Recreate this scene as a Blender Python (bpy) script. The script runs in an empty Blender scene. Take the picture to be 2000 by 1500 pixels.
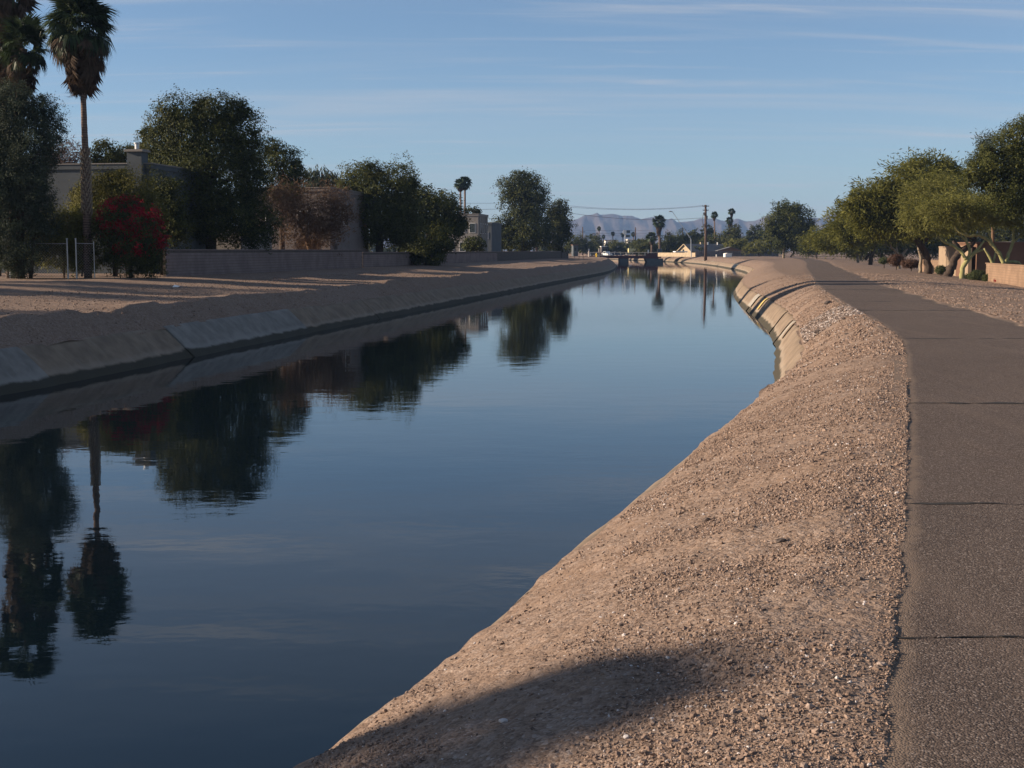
import bpy, math, random
import numpy as np

# ------------------------------------------------------------------ camera, sky, sun, exposure
SC = bpy.context.scene
F, EYE, TH = 2600.0, 4.2, math.atan(261 / 2600.0)      # focal length in photo pixels, eye above the water, tilt down
SUN_EL, SUN_AZ = math.radians(19.0), math.radians(270.0)  # sun low in the west (-X)

cam_d = bpy.data.cameras.new('camera')
cam = bpy.data.objects.new('camera', cam_d)
SC.collection.objects.link(cam)
cam.location = (0, 0, EYE)
cam.rotation_euler = (math.pi / 2 - TH, 0, 0)
cam_d.sensor_width = 36.0
cam_d.lens = 36.0 * F / 2000.0
cam_d.clip_start = 0.1
cam_d.clip_end = 20000
SC.camera = cam

world = bpy.data.worlds.new('World')
SC.world = world
world.use_nodes = True
wn, wl = world.node_tree.nodes, world.node_tree.links
wn.clear()
wo = wn.new('ShaderNodeOutputWorld')
bg = wn.new('ShaderNodeBackground')
bg.inputs['Strength'].default_value = 0.056
sky = wn.new('ShaderNodeTexSky')
sky.sky_type = 'NISHITA'
sky.sun_disc = False
sky.sun_elevation = SUN_EL
sky.sun_rotation = SUN_AZ
sky.altitude = 800
sky.air_density = 1.0
sky.dust_density = 0.2
sky.ozone_density = 2.8
# thin cirrus: streaks on a high plane
tc = wn.new('ShaderNodeTexCoord')
sx = wn.new('ShaderNodeSeparateXYZ')
wl.new(tc.outputs['Generated'], sx.inputs[0])


def wmath(op, a, b=None, clamp=False):
    n = wn.new('ShaderNodeMath'); n.operation = op; n.use_clamp = clamp
    for i, v in enumerate((a, b)):
        if v is None: continue
        if isinstance(v, (int, float)): n.inputs[i].default_value = v
        else: wl.new(v, n.inputs[i])
    return n.outputs[0]


def wcloud(rot, scale, lo, hi, amt, det=6, dist=0.6, off=(0, 0, 0)):
    zz = wmath('MAXIMUM', wmath('ADD', sx.outputs[2], 0.10), 0.05)
    cx, cy = wmath('DIVIDE', sx.outputs[0], zz), wmath('DIVIDE', sx.outputs[1], zz)
    cb = wn.new('ShaderNodeCombineXYZ')
    wl.new(cx, cb.inputs[0]); wl.new(cy, cb.inputs[1])
    mp = wn.new('ShaderNodeMapping')
    mp.inputs['Rotation'].default_value = (0, 0, rot)
    mp.inputs['Scale'].default_value = scale
    mp.inputs['Location'].default_value = off
    wl.new(cb.outputs[0], mp.inputs[0])
    nz = wn.new('ShaderNodeTexNoise')
    nz.inputs['Scale'].default_value = 1.0
    nz.inputs['Detail'].default_value = det
    nz.inputs['Roughness'].default_value = 0.55
    nz.inputs['Distortion'].default_value = dist
    wl.new(mp.outputs[0], nz.inputs['Vector'])
    mr = wn.new('ShaderNodeMapRange')
    mr.interpolation_type = 'SMOOTHSTEP'
    mr.inputs[1].default_value = lo; mr.inputs[2].default_value = hi
    mr.inputs[3].default_value = 0; mr.inputs[4].default_value = amt
    wl.new(nz.outputs[0], mr.inputs[0])
    return mr.outputs[0]


c1 = wcloud(math.radians(-17), (0.32, 2.4, 1), 0.495, 0.775, 0.50, off=(3.1, 1.7, 0))
c2 = wcloud(math.radians(-27), (0.8, 5.5, 1), 0.525, 0.765, 0.54, off=(7.3, 4.2, 0))
c3 = wcloud(math.radians(3), (0.12, 0.8, 1), 0.34, 0.70, 0.20, det=3, dist=0.2, off=(1.4, 9.2, 0))
cs = wmath('ADD', wmath('ADD', c1, c2), c3, clamp=True)
# cooler air near the horizon, all the way round
el = wmath('MULTIPLY', wmath('ABSOLUTE', sx.outputs[2]), 3.2, clamp=True)
tint = wn.new('ShaderNodeMix'); tint.data_type = 'RGBA'
wl.new(el, tint.inputs[0])
tint.inputs[6].default_value = (0.86, 0.95, 1.10, 1); tint.inputs[7].default_value = (1.02, 1.0, 1.0, 1)
mt = wn.new('ShaderNodeMix'); mt.data_type = 'RGBA'; mt.blend_type = 'MULTIPLY'; mt.inputs[0].default_value = 1.0
wl.new(sky.outputs[0], mt.inputs[6]); wl.new(tint.outputs[2], mt.inputs[7])
mx = wn.new('ShaderNodeMix'); mx.data_type = 'RGBA'
wl.new(cs, mx.inputs[0])
wl.new(mt.outputs[2], mx.inputs[6])
mx.inputs[7].default_value = (4.7, 4.9, 5.3, 1)
wl.new(mx.outputs[2], bg.inputs['Color'])
wl.new(bg.outputs[0], wo.inputs['Surface'])

sun_d = bpy.data.lights.new('sun', 'SUN')
sun_d.energy = 5.0
sun_d.angle = math.radians(0.5)
sun_d.color = (1.0, 0.82, 0.63)
sun = bpy.data.objects.new('sun', sun_d)
SC.collection.objects.link(sun)
sun.rotation_euler = (0, -(math.pi / 2 - SUN_EL), 0)     # light travels towards +X

SC.view_settings.view_transform = 'Standard'
SC.view_settings.look = 'None'
SC.view_settings.gamma = 1
SC.view_settings.exposure = 1.05
SC.view_settings.use_curve_mapping = False

# ------------------------------------------------------------------ helpers
rng = np.random.default_rng(7)
random.seed(7)
C = SC.collection
ORG = {}
CT, ST = math.cos(TH), math.sin(TH)


def ray(px, py):
    u, v = (px - 1000) / F, (750 - py) / F
    return u, CT + v * ST, -ST + v * CT


def P(px, py, Y):
    """point at distance Y in front of the camera seen at photo pixel px, py"""
    x, y, z = ray(px, py)
    k = Y / y
    return np.array((x * k, Y, EYE + z * k))


def hermite(pts):
    pts = sorted(pts)
    xs = np.array([p[0] for p in pts], float); ys = np.array([p[1] for p in pts], float)
    d = np.diff(ys) / np.diff(xs)
    m = np.concatenate([[d[0]], (d[:-1] * np.diff(xs)[1:] + d[1:] * np.diff(xs)[:-1]) / (np.diff(xs)[1:] + np.diff(xs)[:-1]), [d[-1]]])

    def f(Y):
        Y = np.asarray(Y, float)
        i = np.clip(np.searchsorted(xs, Y) - 1, 0, len(xs) - 2)
        h = xs[i + 1] - xs[i]
        t = (Y - xs[i]) / h
        tt = np.clip(t, 0, 1)
        v = ((2 * tt**3 - 3 * tt**2 + 1) * ys[i] + (tt**3 - 2 * tt**2 + tt) * h * m[i]
             + (-2 * tt**3 + 3 * tt**2) * ys[i + 1] + (tt**3 - tt**2) * h * m[i + 1])
        v = v + np.where(t < 0, (t * h) * m[0], 0) + np.where(t > 1, (t - 1) * h * m[-1], 0)
        return v
    return f


def smooth(x, a=0.0, b=1.0):
    t = np.clip((np.asarray(x, float) - a) / (b - a), 0, 1)
    return t * t * (3 - 2 * t)


def vnoise(x, y, seed=0):
    """cheap 2-D value noise, -1..1"""
    x = np.asarray(x, float); y = np.asarray(y, float)
    xi, yi = np.floor(x).astype(np.int64), np.floor(y).astype(np.int64)
    fx, fy = x - xi, y - yi
    fx, fy = fx * fx * (3 - 2 * fx), fy * fy * (3 - 2 * fy)

    def h(a, b):
        n = (a * 374761393 + b * 668265263 + seed * 144665) & 0x7fffffff
        n = ((n ^ (n >> 13)) * 1274126177) & 0x7fffffff
        return ((n ^ (n >> 16)) & 0xffff) / 32767.5 - 1
    return (h(xi, yi) * (1 - fx) + h(xi + 1, yi) * fx) * (1 - fy) + (h(xi, yi + 1) * (1 - fx) + h(xi + 1, yi + 1) * fx) * fy


def fbm(x, y, oct=4, seed=0):
    s, a = 0, 1.0
    for o in range(oct):
        s = s + a * vnoise(x * 2**o, y * 2**o, seed + o)
        a *= 0.5
    return s


class MB:
    """mesh collector: vertices and faces become ONE mesh object"""
    def __init__(self):
        self.V, self.Fs, self.n, self.T = [], [], 0, []

    def add(self, V, Fc, tint=None):
        V = np.asarray(V, float).reshape(-1, 3)
        if isinstance(Fc, np.ndarray):
            self.Fs.append(Fc.astype(np.int64) + self.n)
        else:
            for f in Fc: self.Fs.append(np.array([f], np.int64) + self.n)
        self.V.append(V); self.n += len(V)
        self.T.append(np.full(len(V), 0.5) if tint is None else np.broadcast_to(np.asarray(tint, float), (len(V),)))
        return self

    def box(self, c, s, yaw=0.0, tint=None):
        hx, hy, hz = s[0] / 2, s[1] / 2, s[2] / 2
        v = np.array([(x, y, z) for z in (-hz, hz) for y in (-hy, hy) for x in (-hx, hx)])
        ca, sa = math.cos(yaw), math.sin(yaw)
        v = np.stack([v[:, 0] * ca - v[:, 1] * sa + c[0], v[:, 0] * sa + v[:, 1] * ca + c[1], v[:, 2] + c[2]], 1)
        return self.add(v, np.array([(0, 2, 3, 1), (4, 5, 7, 6), (0, 1, 5, 4), (2, 6, 7, 3), (0, 4, 6, 2), (1, 3, 7, 5)]), tint)

    def tube(self, pts, rad, n=7, caps=True, wob=0.0):
        pts = np.asarray(pts, float); m = len(pts)
        rad = np.broadcast_to(np.asarray(rad, float), (m,))
        tan = np.gradient(pts, axis=0); tan /= np.linalg.norm(tan, axis=1)[:, None] + 1e-9
        ref = np.where(np.abs(tan[:, 2:3]) > 0.9, np.array([[1., 0, 0]]), np.array([[0, 0, 1.]]))
        a = np.cross(tan, ref); a /= np.linalg.norm(a, axis=1)[:, None] + 1e-9
        b = np.cross(tan, a)
        for i in range(1, m):                                   # keep the frame from flipping
            if np.dot(a[i], a[i - 1]) < 0: a[i], b[i] = -a[i], -b[i]
        th = np.linspace(0, 2 * math.pi, n, endpoint=False)
        r = rad[:, None] * (1 + wob * rng.standard_normal((m, n)))
        V = pts[:, None] + r[..., None] * (a[:, None] * np.cos(th)[None, :, None] + b[:, None] * np.sin(th)[None, :, None])
        i, j = np.meshgrid(np.arange(m - 1), np.arange(n), indexing='ij')
        q = np.stack([i * n + j, i * n + (j + 1) % n, (i + 1) * n + (j + 1) % n, (i + 1) * n + j], -1).reshape(-1, 4)
        self.add(V.reshape(-1, 3), q)
        if caps:
            k = self.n - m * n
            self.Fs.append(np.array([[k + t for t in range(n)][::-1]])); self.Fs.append(np.array([[k + (m - 1) * n + t for t in range(n)]]))
        return self

    def grid(self, V, tint=None):
        """V: (rows, cols, 3)"""
        r, c = V.shape[:2]
        i, j = np.meshgrid(np.arange(r - 1), np.arange(c - 1), indexing='ij')
        q = np.stack([i * c + j, i * c + j + 1, (i + 1) * c + j + 1, (i + 1) * c + j], -1).reshape(-1, 4)
        return self.add(V.reshape(-1, 3), q, tint)

    def mesh(self, name, org=(0, 0, 0), smooth_=False):
        me = bpy.data.meshes.new(name)
        V = np.concatenate(self.V) - np.asarray(org, float)
        lv = np.concatenate([f.ravel() for f in self.Fs])
        tot = np.concatenate([np.full(len(f), f.shape[1]) for f in self.Fs])
        st = np.concatenate([[0], np.cumsum(tot)[:-1]])
        me.vertices.add(len(V)); me.vertices.foreach_set('co', V.astype(np.float32).ravel())
        me.loops.add(len(lv)); me.loops.foreach_set('vertex_index', lv.astype(np.int32))
        me.polygons.add(len(tot)); me.polygons.foreach_set('loop_start', st.astype(np.int32)); me.polygons.foreach_set('loop_total', tot.astype(np.int32))
        at = me.attributes.new('tint', 'FLOAT', 'POINT')
        at.data.foreach_set('value', np.concatenate(self.T).astype(np.float32))
        me.update(calc_edges=True)
        me.polygons.foreach_set('use_smooth', np.full(len(tot), bool(smooth_)))
        return me

    def build(self, name, mat, parent=None, smooth_=False, org=None):
        if org is None: org = ORG.get(parent.name, (0, 0, 0)) if parent else (0, 0, 0)
        me = self.mesh(name, org, smooth_)
        me.materials.append(mat)
        o = bpy.data.objects.new(name, me)
        C.objects.link(o)
        if parent:
            o.parent = parent
        else:
            o.location = org
        ORG[o.name] = tuple(org)
        return o


def tag(o, label=None, cat=None, group=None, kind=None):
    if label: o['label'] = label
    if cat: o['category'] = cat
    if group: o['group'] = group
    if kind: o['kind'] = kind
    return o


def thing(name, loc, label=None, cat=None, group=None, kind=None):
    o = bpy.data.objects.new(name, None)
    o.empty_display_size = 0.2
    o.location = tuple(loc)
    C.objects.link(o)
    ORG[o.name] = tuple(loc)
    return tag(o, label, cat, group, kind)


def place(name, mesh, parent, loc=(0, 0, 0), rot=(0, 0, 0), scale=(1, 1, 1)):
    """another object on shared mesh data, as a part of parent"""
    o = bpy.data.objects.new(name, mesh)
    o.parent = parent
    o.location = loc; o.rotation_euler = rot; o.scale = scale
    C.objects.link(o)
    return o


# ------------------------------------------------------------------ materials
MATS = {}


class NB:
    def __init__(self, name):
        self.m = bpy.data.materials.new(name); self.m.use_nodes = True
        self.t = self.m.node_tree; self.n, self.l = self.t.nodes, self.t.links
        self.b = self.n['Principled BSDF']; self.out = self.n['Material Output']
        self._pos = None

    @property
    def pos(self):
        if self._pos is None: self._pos = self.n.new('ShaderNodeNewGeometry').outputs['Position']
        return self._pos

    def con(self, v, s):
        if isinstance(v, (int, float)): s.default_value = v
        elif isinstance(v, (tuple, list)): s.default_value = tuple(v) if len(v) == 4 or s.type == 'VECTOR' else (*v, 1)
        else: self.l.new(v, s)

    def math(self, op, a, b=0.0, clamp=False):
        n = self.n.new('ShaderNodeMath'); n.operation = op; n.use_clamp = clamp
        self.con(a, n.inputs[0]); self.con(b, n.inputs[1]); return n.outputs[0]

    def vscale(self, s):
        n = self.n.new('ShaderNodeVectorMath'); n.operation = 'MULTIPLY'
        self.l.new(self.pos, n.inputs[0]); n.inputs[1].default_value = s; return n.outputs[0]

    def noise(self, scale, detail=3, rough=0.55, vec=None, dist=0.0):
        n = self.n.new('ShaderNodeTexNoise')
        n.inputs['Scale'].default_value = scale; n.inputs['Detail'].default_value = detail
        n.inputs['Roughness'].default_value = rough; n.inputs['Distortion'].default_value = dist
        self.l.new(vec or self.pos, n.inputs['Vector']); return n.outputs[0]

    def voro(self, scale, out='Color', feature='F1', vec=None, rnd=1.0):
        n = self.n.new('ShaderNodeTexVoronoi'); n.feature = feature
        n.inputs['Scale'].default_value = scale; n.inputs['Randomness'].default_value = rnd
        self.l.new(vec or self.pos, n.inputs['Vector']); return n.outputs[out]

    def attr(self, name='tint'):
        n = self.n.new('ShaderNodeAttribute'); n.attribute_name = name; return n.outputs['Fac']

    def ramp(self, fac, stops):
        n = self.n.new('ShaderNodeValToRGB'); e = n.color_ramp.elements
        while len(e) < len(stops): e.new(0.5)
        for k, (p, c) in enumerate(stops): e[k].position = p; e[k].color = (*c, 1)
        self.con(fac, n.inputs[0]); return n.outputs[0]

    def mix(self, fac, a, b, mode='MIX'):
        n = self.n.new('ShaderNodeMix'); n.data_type = 'RGBA'; n.blend_type = mode
        self.con(fac, n.inputs[0]); self.con(a, n.inputs[6]); self.con(b, n.inputs[7]); return n.outputs[2]

    def rng(self, v, a, b, c=0.0, d=1.0):
        n = self.n.new('ShaderNodeMapRange'); n.interpolation_type = 'SMOOTHSTEP'
        self.con(v, n.inputs[0])
        for i, x in zip((1, 2, 3, 4), (a, b, c, d)): n.inputs[i].default_value = x
        return n.outputs[0]

    def sep(self, v):
        n = self.n.new('ShaderNodeSeparateXYZ'); self.l.new(v, n.inputs[0]); return n.outputs

    def bump(self, h, strength=0.5, dist=0.02, prev=None):
        n = self.n.new('ShaderNodeBump'); n.inputs['Strength'].default_value = strength; n.inputs['Distance'].default_value = dist
        self.con(h, n.inputs['Height'])
        if prev is not None: self.l.new(prev, n.inputs['Normal'])
        return n.outputs[0]

    def done(self, color=None, rough=0.9, normal=None, spec=0.25, metal=0.0):
        if color is not None: self.con(color, self.b.inputs['Base Color'])
        self.con(rough, self.b.inputs['Roughness'])
        self.b.inputs['Specular IOR Level'].default_value = spec
        self.b.inputs['Metallic'].default_value = metal
        if normal is not None: self.l.new(normal, self.b.inputs['Normal'])
        MATS[self.m.name] = self.m
        return self.m


def plain(name, c, rough=0.85, var=0.25, scale=3.0, bump=0.0, bs=30, metal=0.0, spec=0.25):
    b = NB(name)
    f = b.noise(scale, 5)
    lo = tuple(x * (1 - var) for x in c); hi = tuple(min(1, x * (1 + var)) for x in c)
    col = b.ramp(f, [(0.3, lo), (0.7, hi)])
    nm = b.bump(b.noise(bs, 4), bump, 0.02) if bump else None
    return b.done(col, rough, nm, spec, metal)


def ks(c, k): return tuple(x * k for x in c)


def ground_mat():
    b = NB('gravel_ground')
    big, mid = b.noise(0.16, 4), b.noise(1.1, 5, 0.6)
    base = b.mix(b.rng(mid, 0.35, 0.7), (0.158, 0.101, 0.068), (0.238, 0.161, 0.112))
    base = b.mix(b.rng(b.noise(0.55, 4, 0.6), 0.5, 0.68, 0, 0.6), base, (0.158, 0.100, 0.064))
    base = b.mix(b.rng(big, 0.42, 0.65), base, (0.206, 0.150, 0.116))
    v1 = b.voro(55)
    st = b.ramp(b.sep(v1)[0], [(0.0, (0.064, 0.046, 0.037)), (0.3, (0.193, 0.131, 0.095)), (0.7, (0.257, 0.184, 0.138)), (0.93, (0.282, 0.215, 0.171)), (1.0, (0.424, 0.367, 0.329))])
    dens = b.rng(b.noise(0.7, 4, 0.6), 0.33, 0.6, 0.25, 0.85)
    col = b.mix(dens, base, st)
    v2 = b.voro(16)
    st2 = b.ramp(b.sep(v2)[1], [(0.0, (0.090, 0.064, 0.052)), (0.5, (0.218, 0.153, 0.113)), (1.0, (0.308, 0.245, 0.208))])
    col = b.mix(0.35, col, st2)
    d1 = b.voro(55, 'Distance')
    d2 = b.voro(16, 'Distance')
    nm = b.bump(b.noise(4, 6, 0.65), 0.55, 0.09)
    nm = b.bump(b.math('SUBTRACT', 1.0, d2), 0.35, 0.03, nm)
    nm = b.bump(b.math('SUBTRACT', 1.0, d1), 0.45, 0.012, nm)
    return b.done(col, 0.95, nm, 0.1)


def asphalt_mat():
    b = NB('asphalt')
    v = b.voro(95)
    ag = b.ramp(b.sep(v)[0], [(0.0, (0.023, 0.019, 0.017)), (0.45, (0.076, 0.057, 0.048)), (0.85, (0.129, 0.098, 0.080)), (1.0, (0.272, 0.230, 0.205))])
    big = b.rng(b.noise(0.35, 5, 0.6), 0.3, 0.7)
    tone = b.mix(big, (0.086, 0.062, 0.049), (0.132, 0.098, 0.078))
    col = b.mix(0.75, tone, ag)
    lanes = b.noise(0.9, 3, 0.5, b.vscale((2.0, 0.08, 1)))
    col = b.mix(b.rng(lanes, 0.5, 0.75, 0, 0.35), col, (0.144, 0.107, 0.084))
    ed = b.math('ADD', b.attr(), b.math('MULTIPLY', b.math('SUBTRACT', b.noise(9, 4), 0.5), 0.22))
    col = b.mix(b.rng(ed, 0.30, 0.02, 0, 0.85), col, (0.178, 0.131, 0.098))
    nm = b.bump(b.math('SUBTRACT', 1.0, b.voro(95, 'Distance')), 0.55, 0.008)
    nm = b.bump(b.noise(2.0, 5), 0.25, 0.05, nm)
    return b.done(col, 0.92, nm, 0.15)


def concrete_mat(name, c, pale):
    b = NB(name)
    z = b.sep(b.pos)[2]
    n1, n2 = b.noise(1.4, 5, 0.6), b.noise(7, 4)
    col = b.mix(b.rng(n1, 0.3, 0.72), tuple(x * 0.72 for x in c), tuple(x * 1.12 for x in c))
    streak = b.noise(1.0, 4, 0.6, b.vscale((0.9, 2.6, 0.16)))
    col = b.mix(b.rng(streak, 0.52, 0.75, 0, 0.45), col, pale)
    zz = b.math('ADD', z, b.math('MULTIPLY', b.math('SUBTRACT', b.noise(0.9, 4), 0.5), 0.28))
    col = b.mix(b.rng(zz, 0.52, 0.34, 0, 0.5), col, pale)
    col = b.mix(b.rng(zz, 0.33, 0.22, 0, 0.94), col, (0.035, 0.032, 0.022))
    nm = b.bump(n2, 0.35, 0.02)
    nm = b.bump(b.noise(40, 4), 0.25, 0.006, nm)
    return b.done(col, 0.9, nm, 0.2)


def leaf_mat(name, c, c2, trans=0.25, rough=0.6):
    b = NB(name)
    f = b.attr()
    col = b.mix(f, c, c2)
    col = b.mix(b.rng(b.noise(0.55, 3), 0.35, 0.7, 0, 0.5), col, tuple(x * 0.62 for x in c))
    b.done(col, rough, None, 0.10)
    t = b.n.new('ShaderNodeBsdfTranslucent'); b.con(col, t.inputs['Color'])
    ms = b.n.new('ShaderNodeMixShader'); ms.inputs[0].default_value = trans
    b.l.new(b.b.outputs[0], ms.inputs[1]); b.l.new(t.outputs[0], ms.inputs[2]); b.l.new(ms.outputs[0], b.out.inputs['Surface'])
    return b.m


def water_mat():
    b = NB('canal_water')
    n1 = b.noise(0.55, 3, 0.5, b.vscale((1.0, 1.6, 1)))
    n2 = b.noise(2.6, 3, 0.5, b.vscale((1.0, 1.5, 1)), 0.3)
    patch = b.rng(b.noise(0.06, 3), 0.38, 0.62, 0.25, 1.0)
    h = b.math('ADD', b.math('MULTIPLY', n1, 0.75), b.math('MULTIPLY', b.math('MULTIPLY', n2, 0.25), patch))
    nm = b.bump(h, 0.30, 0.018)
    b.b.inputs['IOR'].default_value = 1.33
    return b.done((0.003, 0.007, 0.011), 0.015, nm, 0.5)


def bark_mat(name, c, c2, sc=6):
    b = NB(name)
    f = b.noise(sc, 5, 0.65, b.vscale((1, 1, 0.35)))
    nm = b.bump(f, 0.6, 0.04)
    return b.done(b.ramp(f, [(0.3, c), (0.7, c2)]), 0.9, nm, 0.15)


def palm_mat():
    b = NB('palm_bark')
    z = b.sep(b.pos)[2]
    ring = b.math('SINE', b.math('ADD', b.math('MULTIPLY', z, 42.0), b.math('MULTIPLY', b.noise(5, 3), 5)))
    f = b.math('ADD', b.math('MULTIPLY', ring, 0.22), b.noise(3.0, 4))
    return b.done(b.ramp(f, [(0.2, (0.075, 0.052, 0.042)), (0.8, (0.19, 0.135, 0.108))]), 0.92, b.bump(f, 0.6, 0.03), 0.1)


def stone_mat():
    b = NB('gravel_stone')
    col = b.ramp(b.attr(), [(0.0, (0.059, 0.051, 0.049)), (0.12, (0.120, 0.088, 0.072)), (0.4, (0.212, 0.146, 0.110)), (0.75, (0.284, 0.204, 0.156)), (0.93, (0.326, 0.259, 0.221)), (1.0, (0.510, 0.465, 0.442))])
    return b.done(col, 0.9, b.bump(b.noise(90, 3), 0.3, 0.004), 0.2)


def block_mat(name, c):
    b = NB(name)
    oi = b.n.new('ShaderNodeObjectInfo').outputs['Random']
    col = b.mix(b.rng(b.noise(0.8, 5), 0.3, 0.7), tuple(x * 0.8 for x in c), tuple(x * 1.12 for x in c))
    col = b.mix(b.math('MULTIPLY', oi, 0.22), col, tuple(x * 0.7 for x in c))
    streak = b.noise(1.0, 4, 0.6, b.vscale((2.5, 2.5, 0.15)))
    col = b.mix(b.rng(streak, 0.55, 0.78, 0, 0.3), col, tuple(x * 0.55 for x in c))
    return b.done(col, 0.93, b.bump(b.noise(60, 3), 0.3, 0.008), 0.1)


def mountain_mat():
    b = NB('mountain_rock')
    f = b.noise(0.012, 6, 0.65)
    return b.done(b.ramp(f, [(0.3, (0.051, 0.038, 0.031)), (0.7, (0.122, 0.094, 0.076))]), 0.95, b.bump(b.noise(0.05, 5), 0.6, 8.0), 0.05)


GROUND, ASPH, STONE, WATER = ground_mat(), asphalt_mat(), stone_mat(), water_mat()
CONC = concrete_mat('canal_concrete', (0.203, 0.153, 0.110), (0.271, 0.225, 0.175))
CONC2 = concrete_mat('new_concrete', (0.203, 0.188, 0.167), (0.252, 0.239, 0.216))
PATCH = plain('pale_patch', (0.275, 0.252, 0.216), 0.9, 0.2, 4, 0.3)
YELLOW = plain('yellow_paint', (0.422, 0.320, 0.109), 0.8, 0.25, 3)
DARKGAP = plain('crack_fill', (0.03, 0.027, 0.025), 0.95, 0.3, 8)
BLOCK = block_mat('wall_block', (0.205, 0.158, 0.148))
MORTAR = plain('mortar', (0.086, 0.068, 0.059), 0.95, 0.2)
BLOCK2 = block_mat('tan_block', (0.235, 0.156, 0.106))
MORTAR2 = plain('tan_mortar', (0.144, 0.101, 0.072), 0.95, 0.2)
STUCCO = plain('tan_stucco', (0.266, 0.196, 0.133), 0.92, 0.12, 1.2, 0.3, 50)
BROWNW = plain('brown_stucco', (0.147, 0.083, 0.055), 0.92, 0.12, 1.0, 0.3, 50)
GREYST = plain('grey_stucco', (0.080, 0.090, 0.098), 0.92, 0.14, 0.8, 0.25, 40)
PALEST = plain('pale_stucco', (0.216, 0.198, 0.180), 0.92, 0.12, 0.8, 0.25, 40)
PINKST = plain('pink_stucco', (0.153, 0.131, 0.123), 0.92, 0.14, 0.8, 0.25, 40)
WHITEW = plain('white_paint', (0.76, 0.73, 0.68), 0.8, 0.06, 1)
CREAM = plain('cream_paint', (0.359, 0.283, 0.190), 0.85, 0.08, 1)
FENCEW = plain('bleached_wood', (0.347, 0.272, 0.185), 0.9, 0.18, 1.5, 0.3)
FENCED = plain('grey_wood', (0.136, 0.116, 0.116), 0.9, 0.25, 1.5, 0.3)
POLEW = plain('pole_wood', (0.085, 0.055, 0.042), 0.92, 0.3, 2.5, 0.4)
METAL = plain('galvanised_steel', (0.40, 0.41, 0.42), 0.45, 0.1, 5, metal=0.7)
DARKM = plain('dark_metal', (0.035, 0.03, 0.03), 0.6, 0.2, 5)
WIREM = plain('wire', (0.10, 0.10, 0.11), 0.6, 0.1, 5)
MAROON = plain('maroon_steel', (0.071, 0.015, 0.017), 0.6, 0.2, 1.5)
RAILP = plain('rail_post_paint', (0.50, 0.44, 0.38), 0.7, 0.15, 3)
SHINGLE = plain('grey_shingle', (0.129, 0.126, 0.129), 0.9, 0.2, 2.0, 0.4, 12)
GLASS = plain('dark_glass', (0.02, 0.025, 0.03), 0.08, 0.1, 1, spec=0.6)
TYRE = plain('tyre_rubber', (0.02, 0.02, 0.02), 0.85, 0.1)
CARW = plain('car_white', (0.75, 0.75, 0.75), 0.25, 0.02, 1, spec=0.5)
CARD = plain('car_black', (0.02, 0.02, 0.022), 0.25, 0.05, 1, spec=0.5)
CARR = plain('car_red', (0.11, 0.015, 0.015), 0.3, 0.05, 1, spec=0.5)
CARB = plain('car_blue', (0.03, 0.045, 0.09), 0.3, 0.05, 1, spec=0.5)
VANY = plain('van_cream', (0.72, 0.60, 0.30), 0.5, 0.05, 1)
YEL2 = plain('marker_yellow', (0.75, 0.48, 0.03), 0.6, 0.08, 4)
MOUNT = mountain_mat()
PALMB = palm_mat()
BARKD = bark_mat('dark_bark', (0.028, 0.02, 0.016), (0.085, 0.062, 0.048))
BARKL = bark_mat('pale_bark', (0.17, 0.135, 0.10), (0.33, 0.27, 0.20))
BARKG = bark_mat('green_bark', (0.20, 0.185, 0.075), (0.36, 0.33, 0.16))
TWIG = bark_mat('brown_twig', (0.09, 0.055, 0.035), (0.20, 0.125, 0.075))
L_DARK = leaf_mat('dark_foliage', (0.020, 0.030, 0.010), (0.092, 0.096, 0.022), 0.2)
L_OLIVE = leaf_mat('olive_foliage', (0.047, 0.057, 0.016), (0.112, 0.113, 0.030), 0.3)
L_YEL = leaf_mat('yellow_green_foliage', (0.079, 0.080, 0.018), (0.160, 0.144, 0.032), 0.3)
L_GREY = leaf_mat('grey_green_foliage', (0.037, 0.049, 0.031), (0.082, 0.098, 0.061), 0.25)
L_MESQ = leaf_mat('mesquite_foliage', (0.085, 0.092, 0.020), (0.181, 0.174, 0.041), 0.35)
L_PALO = leaf_mat('palo_verde_foliage', (0.126, 0.131, 0.034), (0.232, 0.220, 0.065), 0.4)
L_BROWN = leaf_mat('brown_foliage', (0.090, 0.051, 0.030), (0.164, 0.107, 0.066), 0.3)
L_PINK = leaf_mat('dusty_pink_twigs', (0.107, 0.070, 0.057), (0.164, 0.115, 0.098), 0.3)
L_RED = leaf_mat('red_bracts', (0.212, 0.009, 0.014), (0.390, 0.022, 0.033), 0.35)
L_HEDGE = leaf_mat('clipped_foliage', (0.041, 0.051, 0.018), (0.082, 0.094, 0.037), 0.25)
L_RUST = leaf_mat('rusty_foliage', (0.070, 0.037, 0.023), (0.123, 0.070, 0.045), 0.25)
L_FROND = leaf_mat('palm_frond', (0.021, 0.035, 0.016), (0.057, 0.078, 0.033), 0.2, 0.45)
L_DEAD = leaf_mat('dead_frond', (0.050, 0.033, 0.022), (0.100, 0.068, 0.046), 0.2, 0.8)

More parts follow.
